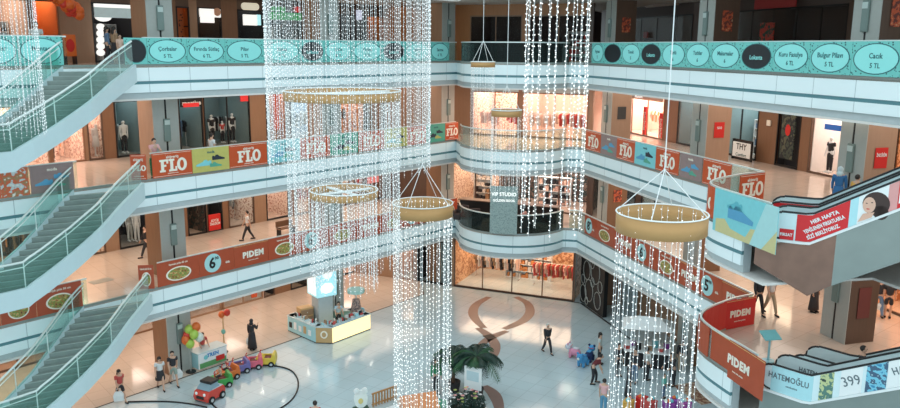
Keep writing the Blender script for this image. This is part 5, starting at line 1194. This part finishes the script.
def palm(q,h,n,label,sc=1.0):
    o=thing('potted_palm',label,'plant',q)
    obj('pot',MB().lathe([(.02,0),(.28,0),(.36,.5),(.33,.5),(.30,.44),(.02,.44)],0,0,18),M_pot,o); obj('trunk',MB().tube([(0,0,.4),(.03,.02,h*.6),(0,0,h)],[.09,.07,.06],8),M_trunk,o)
    for i in range(n):
        f=obj('frond',FR[i%4],M_leaf if i%3 else M_leaf2,o,loc=(0,0,h)); f.rotation_euler=(0,-.3*((i*3)%4-1)*.5,i*2.399); s=sc*(.85+.3*((i*5)%7)/6); f.scale=(s,s,s)
    return o
palm(gp(476,398),2.0,24,'tall potted palm with drooping dark fronds right of the white sign board',1.15)
palm(gp(453,391),1.75,20,'shorter potted palm behind the strands of the middle gold ring',.95)
q=gp(472.5,409,0); o=thing('sign_board','white leaning sign board among the palms','sign',q,radians(-28))
obj('board',MB().bbox(-.42,.42,-.03,.03,.95,2.0,.01),M_paper,o); obj('leg',MB().box(-.3,-.26,-.02,.02,0,.96),M_rail,o); obj('leg',MB().box(.26,.3,-.02,.02,0,.96),M_rail,o); obj('picture',MB().bbox(-.3,.3,-.04,-.031,1.35,1.8,.003),mat('pale_aqua_picture',(.55,.70,.74),.5),o)
q=gp(466,422); o=thing('flower_planter','dark planter bush with pink and white flowers at the bottom, below the palms','plant',q)
obj('planter_box',MB().bbox(-.8,.8,-.5,.5,0,.5,.03),M_pot,o); R=random.Random(12)
lf=MB()
for i in range(800):
    a=R.random()*6.28; rr=R.random()**.5; p=Vector((.85*rr*cos(a),.6*rr*sin(a),.5+1.0*R.random()*(1-.4*rr))); dx=Vector((R.uniform(-1,1),R.uniform(-1,1),R.uniform(-.3,.8))).normalized()*.11; dy=dx.cross(Vector((0,0,1))).normalized()*.04
    lf.add([p-dx,p+dy,p+dx,p-dy],[(0,1,2,3)])
fo=obj('foliage',lf,M_leaf,o)
fm=[M_pinkp,mat('white_petal',(.75,.68,.66),.6),mat('yellow_green_petal',(.45,.5,.15),.6)]
for i in range(26):
    a=R.random()*6.28; rr=R.random()**.5; p=Vector((.8*rr*cos(a),.55*rr*sin(a),1.1+.42*R.random()*(1-.3*rr))); mb=MB()
    for j in range(5): mb.ball((p.x+.05*cos(j*1.257),p.y+.05*sin(j*1.257),p.z),.035,6,4,(1,1,.5))
    obj('flower',mb,fm[i%3],o)
# play area
q=gp(376,416); o=thing('play_fence','low wooden slatted fence of the play area at the bottom edge','fence',gp(371,407,0),0)
a=gp(372,408); b=gp(397,399); d=b-a; L=d.length; o.location=a; o.rotation_euler=(0,0,atan2(d.y,d.x))
M_pine=mat('orange_pine_wood',(.50,.25,.10),.5,var=.15)
obj('rail',MB().bbox(0,L,-.03,.03,.62,.70,.01),M_pine,o); obj('rail',MB().bbox(0,L,-.03,.03,.12,.2,.01),M_pine,o)
for i in range(9): obj('slat',MB().bbox(.03+i*(L-.12)/8,.11+i*(L-.12)/8,-.02,.02,.03,.66,.008),M_pine,o)
q=gp(361,412); o=thing('play_gate_figure','white rounded figure board with a yellow spot at the corner of the play area','play figure',q,.3)
mb=MB(); mb.disc(0,.62,.30,.42,-.06,.06,20); mb.disc(-.18,1.0,.13,.13,-.06,.06,12); mb.disc(.18,1.0,.13,.13,-.06,.06,12); obj('board',mb,M_paper,o); obj('spot',MB().disc(-.02,.55,.11,.13,-.08,-.06,14),M_yel,o); obj('base',MB().bbox(-.35,.35,-.2,.2,0,.22,.03),mat('dark_green_base',(.02,.08,.05),.6),o)
q=gp(384,420); o=thing('play_mat','green play mat inside the wooden fence','play mat',q,.3); obj('mat_pad',MB().bbox(-.9,.7,-.5,.6,0,.14,.04),mat('lime_mat',(.20,.42,.06),.6),o); obj('mat_edge',MB().bbox(-.95,.75,-.55,.65,0,.08,.03),M_pine,o)
q=gp(418,425); o=thing('play_house','orange toy house in the play area behind the middle gold ring strands','play house',q,.35)
obj('wall',MB().bbox(-.7,.7,-.5,.5,0,.95,.02),mat('orange_play_panel',(.62,.20,.06),.6,var=.15),o); obj('roof',MB().hull([(-.8,-.6,.95),(.8,-.6,.95),(.8,.6,.95),(-.8,.6,.95),(-.8,0,1.45),(.8,0,1.45)]),mat('orange_roof',(.66,.24,.09),.6,var=.1),o); obj('door',MB().bbox(-.2,.2,-.53,-.501,.02,.7,.01),M_cream,o); obj('window',MB().disc(.45,.6,.14,.14,-.52,-.501),M_sky,o)
q=gp(440,410); o=thing('play_cushion','green round cushion beside the orange toy house','cushion',q); obj('pad',MB().lathe([(.02,0),(.42,0),(.5,.12),(.48,.3),(.3,.38),(.02,.4)],0,0,18),mat('sea_green_cushion',(.08,.32,.20),.6),o,True); obj('button',MB().ball((0,0,.4),.05,8,6),M_cream,o)
q=gp(397,420); o=thing('ball_pit','white round ball pit between the wooden fence and the toy house','ball pit',q); obj('wall',MB().lathe([(.5,0),(.62,.1),(.62,.4),(.5,.42),(.45,.3),(.4,.05),(.02,.05)],0,0,20),M_paper,o,True); obj('liner',MB().lathe([(.02,.06),(.44,.06),(.47,.28),(.02,.22)],0,0,20),M_kblue,o)
# ------------------------------------------------------------------ plush rides
def ride(px,py,yaw,c1,c2,label):
    o=thing('plush_ride',label,'ride-on toy',gp(px,py),yaw)
    obj('plush_body',MB().ball((0,0,.52),.36,14,10,(1.35,.85,.85)),c1,o,True); h=obj('plush_head',MB().ball((.52,0,.86),.26,14,10),c2,o,True)
    for s in (1,-1): obj('ear',MB().ball((.50,s*.2,1.10),.10,10,6,(.5,1,1.1)),c1,h,True); obj('eye',MB().ball((.74,s*.10,.92),.032,8,6),M_black,h,True)
    obj('muzzle',MB().ball((.74,0,.79),.11,10,6),M_ballw,h,True)
    for x in (-.3,.3):
        for s in (.2,-.2): l=obj('leg',MB().cyl(x,s,.06,.45,.10,10,.13),c1,o); obj('castor',MB().ball((x,s,.05),.05,8,6),M_black,l)
    obj('handlebar',MB().tube([(.28,-.22,.98),(.28,0,.92),(.28,.22,.98)],.02,6),M_red,o); obj('saddle',MB().bbox(-.3,.12,-.17,.17,.79,.86,.03),c2,o)
    o.scale=(.68,.68,.68); return o
pk=mat('pink_plush',(.72,.30,.42),.9,var=.1); bl_=mat('blue_plush',(.08,.32,.60),.9,var=.15); lt=mat('pale_plush',(.72,.72,.78),.9); dk=mat('navy_plush',(.02,.04,.12),.9)
ride(574.5,358,radians(150),pk,lt,'pink plush ride with a white head, leftmost of the rides on the open floor')
ride(583,366,radians(230),bl_,bl_,'bright blue plush ride in front of the navy one')
ride(589,361,radians(60),dk,bl_,'navy plush ride with a blue head, rightmost of the rides')
# ------------------------------------------------------------------ market stall under the right gallery
q=gp(652,372)+Vector((0,1.2,0)); o=thing('market_stall','market stall with a white canopy behind the strands of the large gold ring','stall',q,radians(-14))
obj('canopy',MB().hull([(-1.3,-.9,2.05),(1.3,-.9,2.05),(1.3,.9,2.05),(-1.3,.9,2.05),(-.5,0,2.5),(.5,0,2.5)]),M_white2,o)
for x in (-1.2,1.2):
    for y in (-.8,.8): obj('post',MB().cyl(x,y,0,2.06,.03,8),M_rail,o)
obj('table_top',MB().bbox(-1.2,1.2,-.8,.8,.80,.86,.01),M_white2,o); obj('table_skirt',MB().bbox(-1.18,1.18,-.78,.78,.02,.80,.01),M_black,o)
R=random.Random(8); pc=[('red',GAR[1]),('purple',mat('purple_box',(.28,.06,.32),.6)),('black',M_black),('cream',GAR[0]),('brown',GAR[6]),('aqua',M_sky)]
for i in range(8):
    x=-1.0+.28*i; c=o.matrix_basis@Vector((x,-.45+.5*(i%2),.86)); cn,cm_=pc[i%6]
    b=thing('goods_box','%s goods box on the market stall table, %s in the row'%(cn,('first','second','third','fourth','fifth','sixth','seventh','last')[i]),'box',c,R.random()); obj('box_body',MB().bbox(-.11,.11,-.11,.11,0,.18+.1*(i%3),.01),cm_,b); obj('lid',MB().bbox(-.12,.12,-.12,.12,.18+.1*(i%3),.22+.1*(i%3),.01),M_white2,b)
for i,(x,y,cn,cm_) in enumerate(((668,414,'purple',pc[1][1]),(676,410,'violet',mat('violet_box',(.35,.10,.45),.6)),(684,413,'purple and pink',mat('plum_box',(.42,.08,.35),.6)),(650,412,'red',GAR[1]),(641,408,'scarlet',M_red),(628,412,'ochre',c_yel))):
    b=thing('toy_crate','%s toy crate on the floor before the market stall, under the strands'%cn,'crate',gp(x,y),.2*i); obj('crate_body',MB().bbox(-.24,.24,-.2,.2,0,.5,.02),cm_,b); obj('lid',MB().bbox(-.26,.26,-.22,.22,.5,.56,.02),cm_,b)
    for j in range(3): obj('toy',MB().ball((-.13+.13*j,0,.62),.09,8,6),[M_ballw,M_ball,M_sky][(i+j)%3],b,True)
o=tag(obj('patterned_rug',MB().bbox(-1.1,1.1,-.7,.7,0,.02,.004),blotch_mat('brown_rug_pattern',[(.40,.22,.12),(.55,.40,.28),(.25,.10,.06),(.60,.48,.36)],4),None,loc=gp(699,393),rotz=radians(-70)),'brown patterned rug on the floor under the lowest escalator platform','rug')
# ------------------------------------------------------------------ small things on the galleries
q=W(285,236,5); o=thing('bench','small wooden bench on the lowest gallery at the left edge of the bead curtain','bench',q+Vector((0,.3,0)),LW.rot)
obj('seat',MB().bbox(-.6,.6,-.2,.2,.40,.46,.015),M_wood,o); obj('backrest',MB().bbox(-.6,.6,.16,.2,.5,.85,.015),M_wood,o)
for x in (-.5,.5): obj('leg',MB().bbox(x-.03,x+.03,-.18,.2,0,.5,.01),M_black,o)
q=W(768,361,5); o=thing('info_stand','small teal topped stand beside the lowest escalators','stand',q,.2); obj('top',MB().hull([(-.32,-.22,.86),(.32,-.22,.86),(.32,.22,1.05),(-.32,.22,1.05),(-.32,-.22,.90),(.32,-.22,.90),(.32,.22,1.09),(-.32,.22,1.09)]),M_sky,o); obj('pole',MB().cyl(0,0,.03,.95,.04,10),M_kblue,o); obj('base',MB().cyl(0,0,0,.04,.22,14),M_kblue,o)
q=W(101,281,5); 
o=tag(obj('floor_mat',MB().bbox(-.5,.5,-.3,.3,0,.015,.004),M_kerb,None,loc=q,rotz=LW.rot),'small grey mat on the lowest gallery floor above the staircase head','mat')
q=W(871,345,5)
# bar and seats on the lowest round balcony
o=thing('bar_counter','long black bar counter on the lowest round balcony behind the grey sign','counter',CW.p(4.0,.2,5),CW.rot)
obj('front_panel',MB().bbox(-3.3,3.3,-.3,.3,0,1.02,.02),M_black,o); obj('counter_top',MB().bbox(-3.4,3.4,-.4,.4,1.02,1.08,.015),M_wood_d,o)
M_sofa=mat('rose_sofa',(.55,.30,.27),.8); M_sofad=mat('dark_sofa',(.05,.035,.035),.7)
for i,(x,t,m,nm) in enumerate(((1.4,-1.6,M_sofad,'dark armchair at the left of the lowest round balcony'),(2.6,-2.3,M_sofad,'dark armchair directly behind the grey sign on the lowest round balcony'),(4.6,-2.5,M_sofa,'rose armchair behind the sparse bead curtain, left of two'),(6.0,-1.9,M_sofa,'rose armchair behind the sparse bead curtain, right of two'))):
    o=thing('armchair',nm,'armchair',CW.p(x,t,5),CW.rot+.5*i)
    obj('seat',MB().bbox(-.4,.4,-.4,.4,.08,.45,.05),m,o); obj('backrest',MB().bbox(-.4,.4,.25,.42,.45,.95,.05),m,o)
    for s in (-1,1): obj('armrest',MB().bbox(s*.4-.06,s*.4+.06,-.4,.4,.3,.65,.03),m,o)
    for sx in (-.33,.33):
        for sy in (-.33,.33): obj('leg',MB().cyl(sx,sy,0,.09,.03,8),M_black,o)
# ------------------------------------------------------------------ lamps
def area(name,loc,sx,sy,power,col,rot=(0,0,0)):
    l=bpy.data.lights.new(name,'AREA'); l.shape='RECTANGLE'; l.size=sx; l.size_y=sy; l.energy=power; l.color=col
    o=bpy.data.objects.new(name,l); COL.objects.link(o); o.location=loc; o.rotation_euler=rot; return o
for F,top,pw in ((0,3.5,850),(5,3.5,850),(10,3.5,800),(15,3.65,200)):
    area('gallery_lamp',LW.p(-15,4.6,F+top-.02),34,5.5,pw,(1,.79,.63),(0,0,LW.rot))
    if F: area('gallery_lamp',RW.p(11,3.8,F+top-.02),28,4.5,(pw*.72 if F<15 else 25),(1,.84,.72),(0,0,RW.rot))
    if 0<F<15: area('balcony_lamp',(4.2,50,F+top-.02),5,2.5,200,(1,.75,.6),(0,0,CW.rot))
M_dl=mat('downlight',(1,1,1),.5,em=22,emcol=(1,.93,.82),var=0)
for F,top in ((5,3.54),(0,3.54)):
    for w,ts,a_0,a_1 in ((LW,(1.1,3.0,6.4),-34,-1),(RW,(1.0,),1,15)):
        mb=MB()
        for t in ts:
            a=a_0
            while a<a_1:
                p=w.p(a,t,F+top-.012); mb.cyl(p.x,p.y,p.z-.02,p.z,.07,8); a+=3.4
        struct('ceiling_downlights',mb,M_dl)
wd=bpy.data.worlds.new('skylight'); SC.world=wd; wd.use_nodes=True; bg=wd.node_tree.nodes['Background']; bg.inputs['Color'].default_value=(.76,.93,1,1); bg.inputs['Strength'].default_value=1.38
# ------------------------------------------------------------------ camera
cd=bpy.data.cameras.new('camera'); cam=bpy.data.objects.new('camera',cd); COL.objects.link(cam); SC.camera=cam
cd.sensor_fit='HORIZONTAL'; cd.sensor_width=36; cd.lens=36*F_PX/900; cd.clip_end=300; cd.clip_start=.1
fw=Vector((0,cos(PITCH),-sin(PITCH))); r0=Vector((1,0,0)); u0=Vector((0,sin(PITCH),cos(PITCH)))
cr,sr=cos(ROLL),sin(ROLL)
right=r0*cr+u0*(-sr) ; up=r0*sr+u0*cr
M3=Matrix((right,up,-fw)).transposed(); cam.matrix_world=Matrix.Translation((0,0,CAM_Z))@M3.to_4x4()
vs=SC.view_settings; vs.view_transform='Standard'; vs.look='None'; vs.gamma=1; vs.use_curve_mapping=False; vs.exposure=0.0
SC.cycles.max_bounces=6; SC.cycles.diffuse_bounces=3; SC.cycles.glossy_bounces=3; SC.cycles.transparent_max_bounces=24; SC.cycles.transmission_bounces=4; SC.cycles.caustics_reflective=False; SC.cycles.caustics_refractive=False; SC.cycles.sample_clamp_indirect=4
SC.cycles.use_denoising=True
dup={k:v for k,v in USED.items() if len(v)>1}
for k,v in dup.items(): print('SAME LABEL',len(v),k)
